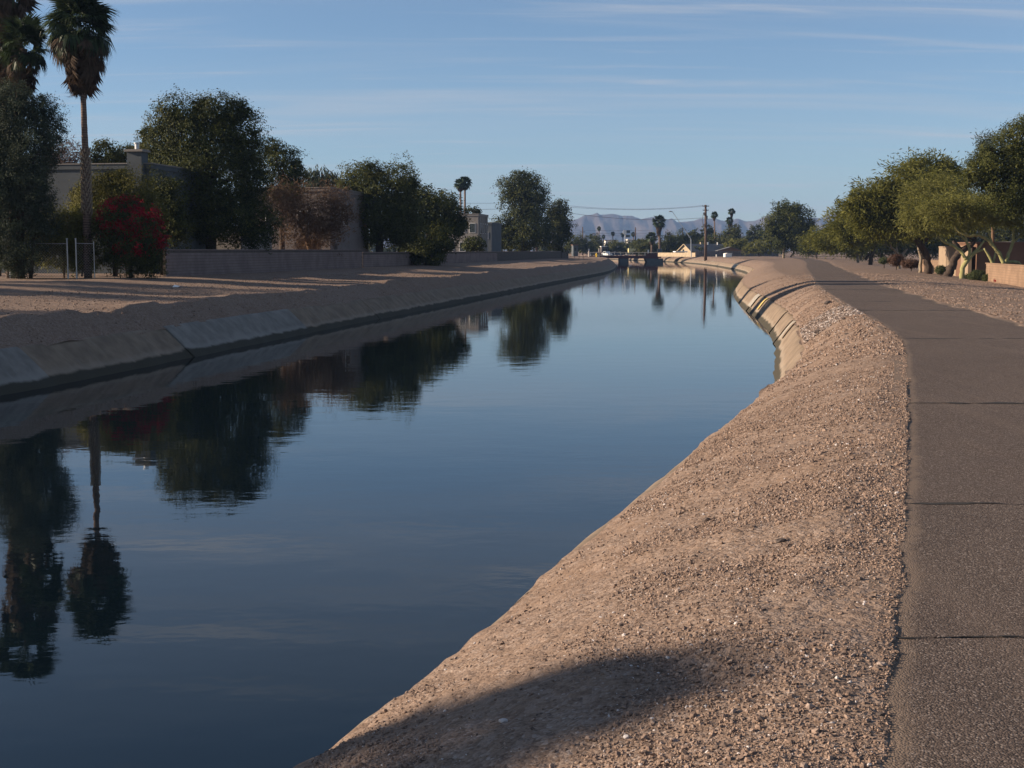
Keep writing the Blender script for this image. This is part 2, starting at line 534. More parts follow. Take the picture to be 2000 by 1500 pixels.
# ------------------------------------------------------------------ the canal: its two waterlines and the path, X as functions of Y
wR = hermite([(-60, -28), (-30, -16.5), (0, -5.05), (7.74, -2.16), (9.85, -1.42), (13.2, -.37), (19.3, 1.54), (28.7, 4.56), (38.5, 7.5), (48, 9.5), (61, 12.0),
              (79, 14.7), (95, 16.6), (122.5, 20.4), (161, 27.2), (228, 40.3), (331, 52.2), (382, 56.0), (440, 58.2), (483, 57.6), (560, 52), (700, 36), (900, 0), (1300, -90)])
wL = hermite([(-60, -46), (-30, -36), (0, -26.6), (20, -20), (38.5, -14.9), (61, -11.4), (100, -5.3), (150, 2.4), (200, 10.2), (242, 16.8), (331, 26.0), (382, 29.8),
              (440, 32), (483, 32), (560, 28), (700, 12), (900, -25), (1300, -115)])
PW = 3.84
pL = hermite([(-60, -22), (-30, -11), (0, -.25), (5.12, 1.47), (7.58, 2.27), (15, 4.5), (23, 6.85), (31, 9.05), (37, 10.3), (44.8, 11.7), (57.2, 13.95), (78.3, 18.0), (100.5, 22.7),
              (156, 34.4), (232, 51.0), (320, 68.5), (420, 84), (520, 90), (700, 80), (900, 50), (1300, -40)])
ZP = 2.15      # path level above the water


def z_right(X, Y):
    X = np.asarray(X, float); Y = np.asarray(Y, float)
    t = X - wR(Y)
    tp = pL(Y) - wR(Y)
    te = np.minimum(tp, 4.4)
    q = np.clip((t - 0.9) / (te - 0.9), 0, 1)
    z = 1.12 + (ZP - 1.12) * (1 - (1 - q) ** 1.6)
    d = X - (pL(Y) + PW)
    fall = 0.78 * smooth(d, 0.3, 15) * (1 - 0.6 * smooth(Y, 220, 420))
    return np.where(d > 0, ZP - fall, z)


def lipt(Y):
    return 2.55 + np.maximum(0, 58 - np.asarray(Y, float)) * 0.0


def z_left(X, Y):
    Y = np.asarray(Y, float)
    e = wL(Y) - np.asarray(X, float)
    lt = lipt(Y)
    q = np.clip((e - 1.2) / (lt - 1.2), -0.3, 1.6)
    z = 1.17 + 0.82 * np.where(q < 1, 1 - (1 - np.minimum(q, 1)) ** 1.08, 1)
    z = z + 0.50 * smooth(e, lt + 0.5, 15.5) * (1 - 0.5 * smooth(Y, 300, 420))
    return z


def gz(X, Y):
    X = np.asarray(X, float)
    return np.where(X > (wL(Y) + wR(Y)) / 2, z_right(X, Y), z_left(X, Y))


rows = [-60, -52, -45, -38, -32, -27, -22, -18] + list(np.arange(-15, 0.5, 0.3))
y = 0.6
while y < 9000:
    rows.append(y); y += max(0.05, abs(y) * 0.0115)
ROWS = np.array(rows)


def relief(X, Y, amp=1.0):
    near = np.exp(-np.maximum(Y, 0) / 45)
    r = fbm(X * 0.45, Y * 0.45, 3, 11) * 0.045
    r = r + fbm(X * 2.3, Y * 2.3, 4, 3) * 0.022 * (0.3 + near)
    r = r + np.abs(fbm(X * 9, Y * 9, 2, 5)) * 0.010 * near
    return r * amp


# right bank, one sheet from the concrete edge out to the horizon
def edge_off(Y):
    Y = np.asarray(Y, float)
    return 0.028 * fbm(Y * 1.1, Y * 0, 3, 51) + 0.020 * fbm(Y * 7, Y * 0, 3, 52) * np.exp(-np.maximum(Y, 0) / 40)


def edge_off_r(Y):
    Y = np.asarray(Y, float)
    return 0.20 * fbm(Y * 0.3, Y * 0, 3, 61) + 0.06 * fbm(Y * 1.6, Y * 0, 3, 62)


def z_right_full(X, Y):
    X = np.asarray(X, float); Y = np.asarray(Y, float)
    d = X - pL(Y)
    e0, e1 = edge_off(Y), PW + edge_off_r(Y)
    calm = smooth(np.minimum(np.abs(d - e0), np.abs(d - e1)), 0.0, 0.6)
    z = z_right(X, Y) + relief(X, Y) * (0.10 + 0.90 * calm) + 0.004 + 0.014 * calm
    z = z + 0.012 * np.exp(-((d + 0.40) / 0.3) ** 2) * (0.5 + vnoise(X * 1.3, Y * 1.3, 9))
    on = (d > e0) & (d < e1)
    dep = np.minimum(np.minimum(d - e0, e1 - d) * 1.6, 0.07)
    return np.where(on, ZP + 0.004 - dep, z)


Yg = ROWS[:, None]
q = np.linspace(0, 1, 84)[None, :]
xs0 = wR(Yg) + 0.86 + 0.17 * (1 - smooth(Yg, 20, 32)) + 0.10 * vnoise(Yg * 0.8, Yg * 0 + 3, 21)
xa = xs0 + (pL(Yg) - 0.34 - xs0) * q
dl = np.concatenate([np.linspace(-.31, .31, 28), np.linspace(.5, PW - .7, 7), np.linspace(PW - .5, PW + .5, 22), PW + np.geomspace(0.6, 60, 54), PW + np.geomspace(70, 9000, 18)])[None, :]
xb = pL(Yg) + dl
X = np.concatenate([xa, xb], 1); YY = np.broadcast_to(Yg, X.shape)
Z = z_right_full(X, YY)
right_ground = MB().grid(np.stack([X, YY, Z], -1)).build('right_bank_ground', GROUND, smooth_=True)
tag(right_ground, kind='structure')

# left bank
ea = np.linspace(0, 1, 34)[None, :]
lt = lipt(Yg)
st0 = 1.12 + 0.07 * vnoise(Yg * 0.7, Yg * 0, 31)
xa = wL(Yg) - st0 - (lt + 0.6 - st0) * ea
xb = wL(Yg) - lt - 0.6 - np.concatenate([np.geomspace(0.25, 60, 60), np.geomspace(70, 9000, 18)])[None, :]
X = np.concatenate([xa, xb], 1)[:, ::-1]; YY = np.broadcast_to(Yg, X.shape)
e = wL(YY) - X
gully = fbm(YY * 1.6, X * 0.25, 3, 77) * 0.05 * smooth(e, 1.0, 1.6) * (1 - smooth(e, lipt(YY), lipt(YY) + 0.8))
lipn = vnoise(YY * 0.55, YY * 0, 41) * 0.10 * np.exp(-((e - lipt(YY)) / 0.8) ** 2)
Z = z_left(X, YY) + relief(X, YY) + gully + lipn + 0.012
left_ground = MB().grid(np.stack([X, YY, Z], -1)).build('left_bank_ground', GROUND, smooth_=True)
tag(left_ground, kind='structure')

# water
wy = np.concatenate([[-60, -30], np.arange(-10, 120, 2.0), np.arange(120, 700, 6.0), np.arange(700, 1301, 30.0)])
a = np.linspace(0, 1, 24)[None, :]
xl, xr = wL(wy)[:, None] - 0.35, wR(wy)[:, None] + 0.35
X = xl + (xr - xl) * a
water = MB().grid(np.stack([X, np.broadcast_to(wy[:, None], X.shape), np.zeros_like(X)], -1)).build('canal_water', WATER, smooth_=True)
tag(water, kind='structure')

# concrete lining: every panel between two joints is its own slab
lining = thing('canal_lining', (0, 0, 0), kind='structure')
PROF_R = [(-2.4, -2.4), (-0.6, -0.75), (0.0, 0.0), (0.25, 0.32), (0.5, 0.66), (0.72, 0.93), (0.86, 1.06), (0.98, 1.11), (1.15, 1.10), (1.4, 1.0)]
PROF_L = [(2.6, -2.4), (0.7, -0.75), (0.0, 0.0), (-0.3, 0.31), (-0.6, 0.62), (-0.9, 0.92), (-1.1, 1.11), (-1.22, 1.19), (-1.36, 1.18), (-1.6, 1.0)]


def panel(y0, y1, w, prof, mat, proud=0.0, rib=0.0, label=None, gap=0.02):
    n = max(4, int((y1 - y0) / max(0.25, y0 * 0.006)))
    ys = np.linspace(y0 + gap, y1 - gap, n)
    sgn = 1 if prof[0][0] < 0 else -1
    t = np.array([p[0] for p in prof]); z = np.array([p[1] for p in prof])
    X = w(ys)[:, None] + t[None, :] - sgn * proud
    Zz = np.broadcast_to(z[None, :], X.shape) + proud * 0.6
    wob = fbm(ys * 0.35, ys * 0, 3, int(y0)) * 0.05 + fbm(ys * 2.2, ys * 0, 2, 5) * 0.012
    X = X + wob[:, None]
    if rib: X = X - sgn * rib * (np.sin(ys * 2.1) > 0.8)[:, None]
    Yy = np.broadcast_to(ys[:, None], X.shape)
    V = np.stack([X, Yy, Zz], -1)
    m = MB().grid(V)
    for k in (0, -1):                                            # end faces into the joint
        E = np.stack([V[k], V[k] + np.array([sgn * 0.16, 0, -0.16])], 0)
        m.grid(E)
    o = m.build('concrete_panel', mat, lining, smooth_=True)
    if label: o['label'] = label
    return o


RJ = [-60, -30, -12, 0, 12, 24, 33, 42, 51.5, 60, 68, 76, 84, 93, 104, 122, 140, 160, 184, 205, 228, 250, 268, 290, 309, 335, 360, 385, 410, 440, 470, 500, 560, 640, 760, 900]
for a0, a1 in zip(RJ[:-1], RJ[1:]):
    panel(a0, a1, wR, PROF_R, CONC, 0.012 * random.random())
LJ = [-60, -30, -10, 12, 41.5, 52.5, 68, 82, 97, 112, 128, 146, 166, 195, 215, 240, 268, 300, 335, 380, 430, 480, 560, 700, 900]
for a0, a1 in zip(LJ[:-1], LJ[1:]):
    if a0 == 52.5: panel(a0, a1, wL, PROF_L, CONC2, 0.05, 0.03, 'paler grey repaired concrete panel')
    elif a0 == 12: panel(a0, a1, wL, PROF_L, CONC2, 0.03, 0.0, 'pale grey concrete panel with worn edge')
    else: panel(a0, a1, wL, PROF_L, CONC, 0.015 * random.random())


def bank_strip(name, mat, y0, y1, t0, t1, lab, skew=0.0):
    """flat mark lying 5 mm on the right lining"""
    tt = np.linspace(t0, t1, 6); t = np.array([p[0] for p in PROF_R]); z = np.array([p[1] for p in PROF_R])
    zz = np.interp(tt, t, z)
    V = np.zeros((2, 6, 3))
    for k, yy in enumerate((y0, y1)):
        ys = yy + skew * (tt - t0)
        V[k, :, 0] = wR(ys) + tt - 0.05 + fbm(ys * 0.35, ys * 0, 3, 1) * 0.0
        V[k, :, 1] = ys; V[k, :, 2] = zz + 0.05
    o = MB().grid(V).build(name, mat, lining, smooth_=True)
    o['label'] = lab


bank_strip('patch_strip', PATCH, 57.6, 58.5, 0.28, 0.95, 'pale mortar strip down the sunlit lining')
bank_strip('patch_strip', PATCH, 91.5, 94.5, 0.22, 0.95, 'broad white mortar patch on sunlit lining')
bank_strip('paint_mark', YELLOW, 85.2, 86.1, 0.30, 0.95, 'yellow painted stripe on sunlit lining')
bank_strip('paint_mark', YELLOW, 216, 219, 0.3, 0.95, 'faded yellow mark on the far lining')
bank_strip('patch_strip', PATCH, 292, 304, 0.25, 0.95, 'pale patch on the far lining')

# ------------------------------------------------------------------ asphalt path: slabs parted by open cracks
path = thing('asphalt_path', (0, 0, 0), kind='structure')
cracks = [-30, -12, 2.2]
for py in (1240, 985, 788, 661, 606, 589, 566):
    x_, y_, z_ = ray(1850, py)
    cracks.append(y_ * (ZP - EYE) / z_)
cracks += [90, 110, 140, 180, 240, 320, 420, 560, 900]
for k, (y0, y1) in enumerate(zip(cracks[:-1], cracks[1:])):
    n = max(6, int((y1 - y0) / max(0.08, abs(y0) * 0.011)))
    s = np.linspace(0, 1, n)[:, None]
    u = np.concatenate([np.linspace(0, .13, 12)[:-1], np.linspace(.13, 1, 60)])[None, :]
    gapw = (0.008 + 0.0005 * max(0, y0)) * (1.0, 1.0, 1.0, 0.8, 0.9, 2.0, 0.9, 0.7, 0.7, 0.7, 1, 1, 1, 1, 1, 1, 1, 1, 1)[k]
    wav0, wav1 = 0.05 * fbm(u * 9, u * 0 + k, 4, 13), 0.05 * fbm(u * 9, u * 0 + k + 1, 4, 13)
    e0 = y0 + wav0 + gapw * np.clip(0.8 + 1.3 * vnoise(u * 40, u * 0, k), 0.12, 2.2)
    e1 = y1 + wav1 - gapw * np.clip(0.8 + 1.3 * vnoise(u * 36, u * 0, k + 31), 0.12, 2.2)
    slope = (pL(y0 + 0.5) - pL(y0 - 0.5))
    Yp = e0 + (e1 - e0) * s
    l0 = pL(Yp) + 0.0
    edgeL, edgeR = -0.22 + 0 * Yp, 0.5 + 0 * Yp
    Xp = l0 + edgeL * (1 - u) + (PW + edgeR) * u
    Zp = ZP + 0.012 * fbm(Xp * 0.5, Yp * 0.5, 3, 8) + 0 * Yp
    V = np.stack([Xp, Yp + 0 * Xp, Zp + 0 * Xp + (0.002 if k % 2 else 0)], -1)
    m = MB().grid(V, (np.clip((Xp - l0 - edge_off(Yp)) / 0.5, 0, 1) * np.clip((l0 + PW + edge_off_r(Yp) - Xp) / 0.5, 0, 1)).ravel())
    dn = np.array([0, 0, -0.09])
    m.grid(np.stack([V[0], V[0] + dn])); m.grid(np.stack([V[-1] + dn, V[-1]]))
    m.grid(np.stack([V[:, 0] + dn + np.array([-0.03, 0, 0]), V[:, 0]])); m.grid(np.stack([V[:, -1], V[:, -1] + dn + np.array([0.03, 0, 0])]))
    m.build('path_slab', ASPH, path, smooth_=False)

for k, w_ in ((3, .016), (4, .03), (5, .11), (6, .10), (7, .13), (8, .11), (9, .2)):
    u = np.linspace(-.03, 1.05, 90)
    yc = cracks[k] + 0.05 * fbm(np.clip(u, 0, 1) * 9, u * 0 + k, 4, 13)
    hw = w_ * np.clip(0.62 + 0.9 * fbm(u * 14, u * 0 + k, 3, 71), 0.10, 1.5) * np.where(u < .0, .15, 1)
    V = np.zeros((2, 90, 3))
    for i, sg in enumerate((-1, 1)):
        V[i, :, 1] = yc + sg * hw
        V[i, :, 0] = pL(V[i, :, 1]) + edge_off(V[i, :, 1]) + 0.02 + (PW + .2) * u
        V[i, :, 2] = ZP + 0.012 * fbm(V[i, :, 0] * 0.5, V[i, :, 1] * 0.5, 3, 8) + 0.006
    MB().grid(V).build('tar_seal', DARKGAP, path)

# ------------------------------------------------------------------ loose gravel
t_ = (1 + 5 ** 0.5) / 2
ICO_V = np.array([(-1, t_, 0), (1, t_, 0), (-1, -t_, 0), (1, -t_, 0), (0, -1, t_), (0, 1, t_), (0, -1, -t_), (0, 1, -t_), (t_, 0, -1), (t_, 0, 1), (-t_, 0, -1), (-t_, 0, 1)]) / 1.9
ICO_F = np.array([(0, 11, 5), (0, 5, 1), (0, 1, 7), (0, 7, 10), (0, 10, 11), (1, 5, 9), (5, 11, 4), (11, 10, 2), (10, 7, 6), (7, 1, 8), (3, 9, 4), (3, 4, 2), (3, 2, 6), (3, 6, 8), (3, 8, 9), (4, 9, 5), (2, 4, 11), (6, 2, 10), (8, 6, 7), (9, 8, 1)])
OCT_V = np.array([(1, 0, 0), (0, 1, 0), (-1, 0, 0), (0, -1, 0), (0, 0, 1), (0, 0, -1)], float)
OCT_F = np.array([(0, 1, 4), (1, 2, 4), (2, 3, 4), (3, 0, 4), (1, 0, 5), (2, 1, 5), (3, 2, 5), (0, 3, 5)])


def stones(mb, x, yv, r, tint, base=ICO_V, faces=ICO_F, zf=z_right):
    n = len(x)
    if n == 0: return
    z = (z_right_full(x, yv) if zf is z_right else zf(x, yv) + relief(x, yv) + 0.012) + r * 0.22
    sc = r[:, None] * rng.uniform(0.65, 1.25, (n, 3)) * np.array([1, 1, 0.75])
    V = base[None] * (1 + 0.22 * rng.standard_normal((n, len(base), 1))) * sc[:, None, :]
    th = rng.uniform(0, 6.283, n); c_, s_ = np.cos(th), np.sin(th)
    ph = rng.uniform(-0.6, 0.6, n); cp, sp = np.cos(ph), np.sin(ph)
    vx, vy, vz = V[..., 0], V[..., 1], V[..., 2]
    vx, vz = vx * cp[:, None] - vz * sp[:, None], vx * sp[:, None] + vz * cp[:, None]
    V = np.stack([vx * c_[:, None] - vy * s_[:, None] + x[:, None], vx * s_[:, None] + vy * c_[:, None] + yv[:, None], vz + z[:, None]], -1)
    Fc = (faces[None] + (np.arange(n) * len(base))[:, None, None]).reshape(-1, 3)
    mb.add(V.reshape(-1, 3), Fc, np.repeat(tint, len(base)))


def scatter(mb, n, y0, y1, power, rmin, rmax, clump=0.0, **k):
    yv = y0 * (y1 / y0) ** (rng.random(n) ** power)
    x0, x1 = wR(yv) + 0.97 + 0.17 * (1 - smooth(yv, 20, 32)), pL(yv) - 0.02
    u = rng.random(n)
    x = x0 + (x1 - x0) * u
    if clump:
        keep = rng.random(n) < np.clip(0.55 + clump * fbm(x * 0.9, yv * 0.9, 3, 19), 0.04, 1)
        x, yv = x[keep], yv[keep]
    n = len(x)
    r = rmin * (rmax / rmin) ** (rng.random(n) ** 2.6)
    tint = np.clip(rng.beta(2.2, 2.0, n), 0, 1) * 0.9
    tint[(rng.random(n) < 0.06) & (r < rmin + 0.45 * (rmax - rmin))] = 1.0
    stones(mb, x, yv, r, tint, **k)


gm = MB()
OO = dict(base=OCT_V, faces=OCT_F)
scatter(gm, 125000, 3.2, 12, 0.72, 0.0035, 0.0135, 1.25, **OO)
scatter(gm, 9000, 3.4, 14, 0.75, 0.009, 0.019, 0.9)
scatter(gm, 80000, 9, 32, 0.8, 0.007, 0.021, 1.25, **OO)
scatter(gm, 1500, 10, 32, 0.8, 0.015, 0.032, 0.6)
scatter(gm, 32000, 26, 110, 0.9, 0.016, 0.05, 0.8, **OO)
# grey rubble band beside the path bend
n = 5200
yv = rng.uniform(42.5, 50, n); x = wR(yv) + 0.95 + (pL(yv) - wR(yv) - 0.95) * rng.random(n)
stones(gm, x, yv, rng.uniform(0.02, 0.055, n), np.where(rng.random(n) < .6, rng.uniform(0, .18, n), rng.uniform(.85, 1, n)), OCT_V, OCT_F)
# crumbs along the path's left edge
n = 5000
yv = 3.4 * (40 / 3.4) ** rng.random(n); x = pL(yv) + edge_off(yv) + rng.normal(-0.03, 0.05, n)
stones(gm, x, yv, rng.uniform(0.004, 0.012, n) * (0.7 + yv / 30), rng.uniform(0, .8, n), OCT_V, OCT_F)
# gravel beyond the path
n = 16000
yv = rng.uniform(22, 120, n); x = pL(yv) + PW + 0.1 + 16 * rng.random(n) ** 1.5
stones(gm, x, yv, rng.uniform(0.015, 0.05, n), rng.beta(2, 2, n) * .95, OCT_V, OCT_F)
# on the far berm
n = 9000
yv = rng.uniform(42, 120, n); x = wL(yv) - 1.2 - 9 * rng.random(n)
stones(gm, x, yv, rng.uniform(0.015, 0.045, n), rng.beta(2, 2, n) * .9, OCT_V, OCT_F, zf=z_left)
go = gm.build('gravel', STONE)
tag(go, 'loose pinkish tan gravel strewn over both canal banks', 'gravel', kind='stuff')


def rock(px, py, r, tint, label, seed):
    x_, y_, z_ = ray(px, py)
    k = (1.75 - EYE) / z_
    for _ in range(12):
        zc = float(z_right_full(x_ * k, y_ * k)); k = (zc - EYE) / z_
    g = np.random.default_rng(seed)
    V = ICO_V.copy()
    # one midpoint subdivision
    vs, fs, cache = [tuple(v) for v in V], [], {}
    def mid(a, b):
        key = (min(a, b), max(a, b))
        if key not in cache:
            cache[key] = len(vs); vs.append(tuple((np.array(vs[a]) + np.array(vs[b])) / 2 * 1.12))
        return cache[key]
    for f in ICO_F:
        a, b, c = f; ab, bc, ca = mid(a, b), mid(b, c), mid(c, a)
        fs += [(a, ab, ca), (b, bc, ab), (c, ca, bc), (ab, bc, ca)]
    V = np.array(vs) * (1 + 0.12 * g.standard_normal((len(vs), 1))) * np.array([r * 1.3, r, r * 0.65])
    X0, Y0 = x_ * k, y_ * k
    V += np.array([X0, Y0, zc + r * 0.35])
    o = MB().add(V, np.array(fs), tint).build('rock', STONE, smooth_=False, org=(X0, Y0, zc))
    tag(o, label, 'rock', 'larger stones on the near bank')


rock(1526, 1060, 0.034, 0.04, 'smooth grey cobble on the gravel slope beside the path', 1)
rock(1380, 1018, 0.034, 0.10, 'dark broken clod on the gravel slope near the water', 2)
rock(1721, 1397, 0.014, 0.03, 'blue grey stone at the crumbling edge of the path', 3)
rock(1655, 655, 0.07, 0.02, 'dark lump on the gravel below the path bend', 4)
rock(1618, 594, 0.14, 0.03, 'largest dark rock in the grey rubble by the path', 5)
rock(1597, 650, 0.11, 0.06, 'grey rock at the lower tip of the rubble band', 6)
rock(983, 1410, 0.02, 0.99, 'white quartz stone lying in the palm crown shadow', 7)
rock(1722, 1300, 0.02, 0.9, 'pale round pebble lying against the path edge', 8)


# ------------------------------------------------------------------ foliage
def crown_leaves(mb, c, rad, n, L, W, style, seed, hollow=0.72, clump=22, lump=0.2):
    g = np.random.default_rng(seed)
    nc = max(6, n // clump)
    d = g.standard_normal((nc, 3)); d /= np.linalg.norm(d, axis=1)[:, None]
    fr = g.standard_normal((5, 3)) * 2.6; ph = g.uniform(0, 6.28, 5)
    lumpf = 1 + lump * (np.cos(d @ fr.T + ph).sum(1) / 2.4)
    inner = g.random(nc) < 0.30
    stray = (g.random(nc) < (0.16 if style in ('feather', 'bare') else 0.07)) * g.uniform(0.05, 0.28, nc)
    rr = stray + np.where(inner, g.uniform(0.30, 0.85, nc), g.uniform(hollow, 1.0, nc) + 0.06 * np.abs(g.standard_normal(nc)))
    cc = d * (rr * lumpf)[:, None] * rad
    ctint = np.clip(0.5 + 0.28 * g.standard_normal(nc), 0, 1)
    k = g.integers(0, nc, n)
    spread = (0.085 if style != 'bare' else 0.14) * np.mean(rad) + L * 0.35
    base = c + cc[k] + g.standard_normal((n, 3)) * spread * np.array([1, 1, 0.8])
    out = d[k]
    rnd = g.standard_normal((n, 3)); rnd /= np.linalg.norm(rnd, axis=1)[:, None]
    if style == 'broad': a = out * 0.55 + rnd * 0.9 + np.array([0, 0, -0.12])
    elif style == 'feather': a = out * np.array([1, 1, .55]) * 0.8 + rnd * 0.62 + np.array([0, 0, 0.0])
    elif style == 'weep': a = out * 0.25 + rnd * 0.4 + np.array([0, 0, -0.9])
    elif style == 'up': a = out * 0.5 + rnd * 0.5 + np.array([0, 0, 0.5])
    else: a = rnd + out * 0.35
    a /= np.linalg.norm(a, axis=1)[:, None] + 1e-9
    if style in ('broad', 'fine'):                               # leaf blades mostly face outwards and up
        nn = out * 0.85 + g.standard_normal((n, 3)) * 0.42 + np.array([0, 0, 0.30])
        a = np.cross(nn, g.standard_normal((n, 3))); a /= np.linalg.norm(a, axis=1)[:, None] + 1e-9
        b = np.cross(nn, a)
    else: b = np.cross(a, g.standard_normal((n, 3)))
    b /= np.linalg.norm(b, axis=1)[:, None] + 1e-9
    ll = (L * g.uniform(0.6, 1.35, n))[:, None]; ww = (W * g.uniform(0.7, 1.3, n))[:, None]
    nb = np.cross(a, b)
    p0, p2 = base - a * ll * 0.5, base + a * ll * 0.5 + (np.array([0, 0, -1.0]) * ll * (0.12 if style in ('feather', 'weep') else 0.05))
    p1, p3 = base + b * ww * 0.5 + nb * ww * 0.15, base - b * ww * 0.5 + nb * ww * 0.15
    V = np.stack([p0, p1, p2, p3], 1).reshape(-1, 3)
    Fq = np.arange(4 * n).reshape(-1, 4)
    tint = np.clip(ctint[k] + 0.16 * g.standard_normal(n), 0, 1)
    mb.add(V, Fq, np.repeat(tint, 4))


STY = {'broad': (4.4, 2.4, 0.78), 'feather': (11.0, 1.9, 0.50), 'weep': (11.0, 2.4, 0.5), 'bare': (9.0, 1.5, 0.22), 'up': (6.0, 2.4, 0.5), 'fine': (4.0, 2.0, 0.9)}
_ts = [100]


def tree(name, label, cat, D, lobes, limbs, leaf, bark, style='broad', dens=1.0, size=1.0, group=None, auto=True, zbase=None, hollow=0.72, lump=0.26, flowers=None, clump=22, crown='crown'):
    """lobes: (px, py, rx, ry[, depth offset in m[, depth radius in m]]) in photo pixels at distance D; limbs: lists of (px, py, r_px)"""
    s = D / F
    if limbs:
        b0 = P(limbs[0][0][0], limbs[0][0][1], D)
    else:
        lo = max(lobes, key=lambda l: l[1] + l[3]); b0 = P(lo[0], lo[1] + lo[3], D)
    gzz = float(gz(b0[0], D)) if zbase is None else zbase
    root = thing(name, (b0[0], D, gzz), label, cat, group)
    tm = MB(); top = None
    for li, limb in enumerate(limbs):
        pts, rad = [], []
        for k, q_ in enumerate(limb):
            p = P(q_[0], q_[1], D + (q_[3] if len(q_) > 3 else 0))
            if li == 0 and k == 0: p[2] = min(p[2], gzz - 0.1)
            pts.append(p); rad.append(q_[2] * s)
        pts = np.array(pts); rad = np.array(rad)
        if len(pts) >= 2:                                        # smooth the limb and roughen it a little
            tt = np.linspace(0, len(pts) - 1, (len(pts) - 1) * 4 + 1)
            f = [hermite(list(zip(range(len(pts)), pts[:, k]))) if len(pts) > 2 else (lambda T, k=k: np.interp(T, range(len(pts)), pts[:, k])) for k in range(3)]
            pp = np.stack([fk(tt) for fk in f], 1); rr = np.interp(tt, range(len(pts)), rad)
            pp[1:-1] += rng.standard_normal((len(pp) - 2, 3)) * rr[1:-1, None] * 0.12
            tm.tube(pp, rr, 8, wob=0.05)
        if li == 0: top, topr = pts[-1], rad[-1]
    cm = MB()
    L0, W0, d0 = STY[style]
    L0, W0 = L0 * size * s, W0 * size * s
    for l in lobes:
        _ts[0] += 1
        dy = l[4] if len(l) > 4 else 0.0
        c = P(l[0], l[1], D + dy)
        rx, rz = l[2] * s, l[3] * s
        ry = l[5] if len(l) > 5 else rx * 0.9
        n = int(math.pi * l[2] * l[3] * d0 * dens / size ** 2)
        n = max(40, n)
        crown_leaves(cm, c, np.array([rx, ry, rz]), n, L0, W0, style, _ts[0], hollow, clump, lump)
        if auto and top is not None:
            mid = (top + c) / 2 + rng.standard_normal(3) * rx * 0.12
            tm.tube(np.array([top, mid, c]), np.array([topr * 0.6, topr * 0.4, topr * 0.16]), 6)
            for _ in range(5):
                dd = rng.standard_normal(3); dd /= np.linalg.norm(dd)
                e_ = c + dd * np.array([rx, ry, rz]) * 0.85
                st_ = c * 0.7 + mid * 0.3
                tm.tube(np.array([st_, (st_ + e_) / 2 + rng.standard_normal(3) * rx * .08, e_]), np.array([topr * 0.22, topr * 0.13, topr * 0.04]), 5)
    if tm.n: tm.build('trunk', bark, root, smooth_=True)
    cm.build(crown, leaf, root)
    if flowers:
        fm = MB()
        for l in flowers:
            _ts[0] += 1
            c = P(l[0], l[1], D + (l[4] if len(l) > 4 else 0))
            crown_leaves(fm, c, np.array([l[2] * s, l[2] * s, l[3] * s]), int(math.pi * l[2] * l[3] * 0.38), 4.2 * s, 3.2 * s, 'broad', _ts[0], 0.85)
        fm.build('blossom', L_RED, root)
    return root


# ------------------------------------------------------------------ fan palms
def frond_arrays(g, nb=24, pet=0.9, L=1.0, spread=3.5, droop=0.35, threads=True, wid=0.085):
    V, Fc = [], []

    def tri(a, b, c):
        k = len(V); V.extend((a, b, c)); Fc.append((k, k + 1, k + 2))
    hub = np.array([pet, 0, -0.10 * pet])
    w = 0.022
    m_ = np.array([pet * 0.5, 0, 0.03])
    for a_, b_ in ((np.zeros(3), m_), (m_, hub)):
        o = np.array([0, w, 0])
        tri(a_ - o, b_ - o, b_ + o); tri(a_ - o, b_ + o, a_ + o)
    for k in range(nb):
        an = (k / (nb - 1) - 0.5) * spread + g.normal(0, 0.03)
        ll = L * (0.78 + 0.25 * math.cos(an * 0.55)) * g.uniform(0.88, 1.08)
        d = np.array([math.cos(an), math.sin(an), 0]); pdir = np.array([-math.sin(an), math.cos(an), 0])
        mid = hub + d * ll * 0.58 + np.array([0, 0, -droop * 0.22 * ll + (0.03 if k % 2 else -0.03)])
        tip = hub + d * ll * 0.93 + np.array([0, 0, -droop * ll * g.uniform(0.8, 1.3)])
        ww = pdir * wid * ll
        tri(hub, mid - ww, mid + ww); tri(mid - ww, tip, mid + ww)
        if threads and g.random() < 0.45:
            e_ = tip + np.array([0, 0, -g.uniform(0.12, 0.4) * L])
            tri(tip - pdir * .012, e_, tip + pdir * .012)
    return np.array(V), np.array(Fc)


def rotm(roll, el, az):
    cr, sr, ce, se, ca, sa = math.cos(roll), math.sin(roll), math.cos(-el), math.sin(-el), math.cos(az), math.sin(az)
    Rx = np.array([[1, 0, 0], [0, cr, -sr], [0, sr, cr]]); Ry = np.array([[ce, 0, se], [0, 1, 0], [-se, 0, ce]]); Rz = np.array([[ca, -sa, 0], [sa, ca, 0], [0, 0, 1]])
    return Rz @ Ry @ Rx


def frond_mesh(name, mat, seed, **k):
    V, Fc = frond_arrays(np.random.default_rng(seed), **k)
    g = np.random.default_rng(seed + 1)
    me = MB().add(V, Fc, np.repeat(g.random(len(Fc)) * 0.9, 3)).mesh(name)
    me.materials.append(mat)
    return me


GREEN_M = [frond_mesh('frond', L_FROND, s, nb=28, pet=1.0, L=1.2, droop=0.30 + 0.1 * (s % 3), wid=0.062) for s in (1, 2, 3)]
DROOP_M = [frond_mesh('frond', L_FROND, s, nb=24, pet=0.95, L=1.15, droop=0.7, spread=2.9, wid=0.062) for s in (4, 5)]
DEAD_M = [frond_mesh('dead_frond', L_DEAD, s, nb=16, pet=0.8, L=1.15, droop=0.5, spread=1.3, wid=0.06) for s in (6, 7, 8)]


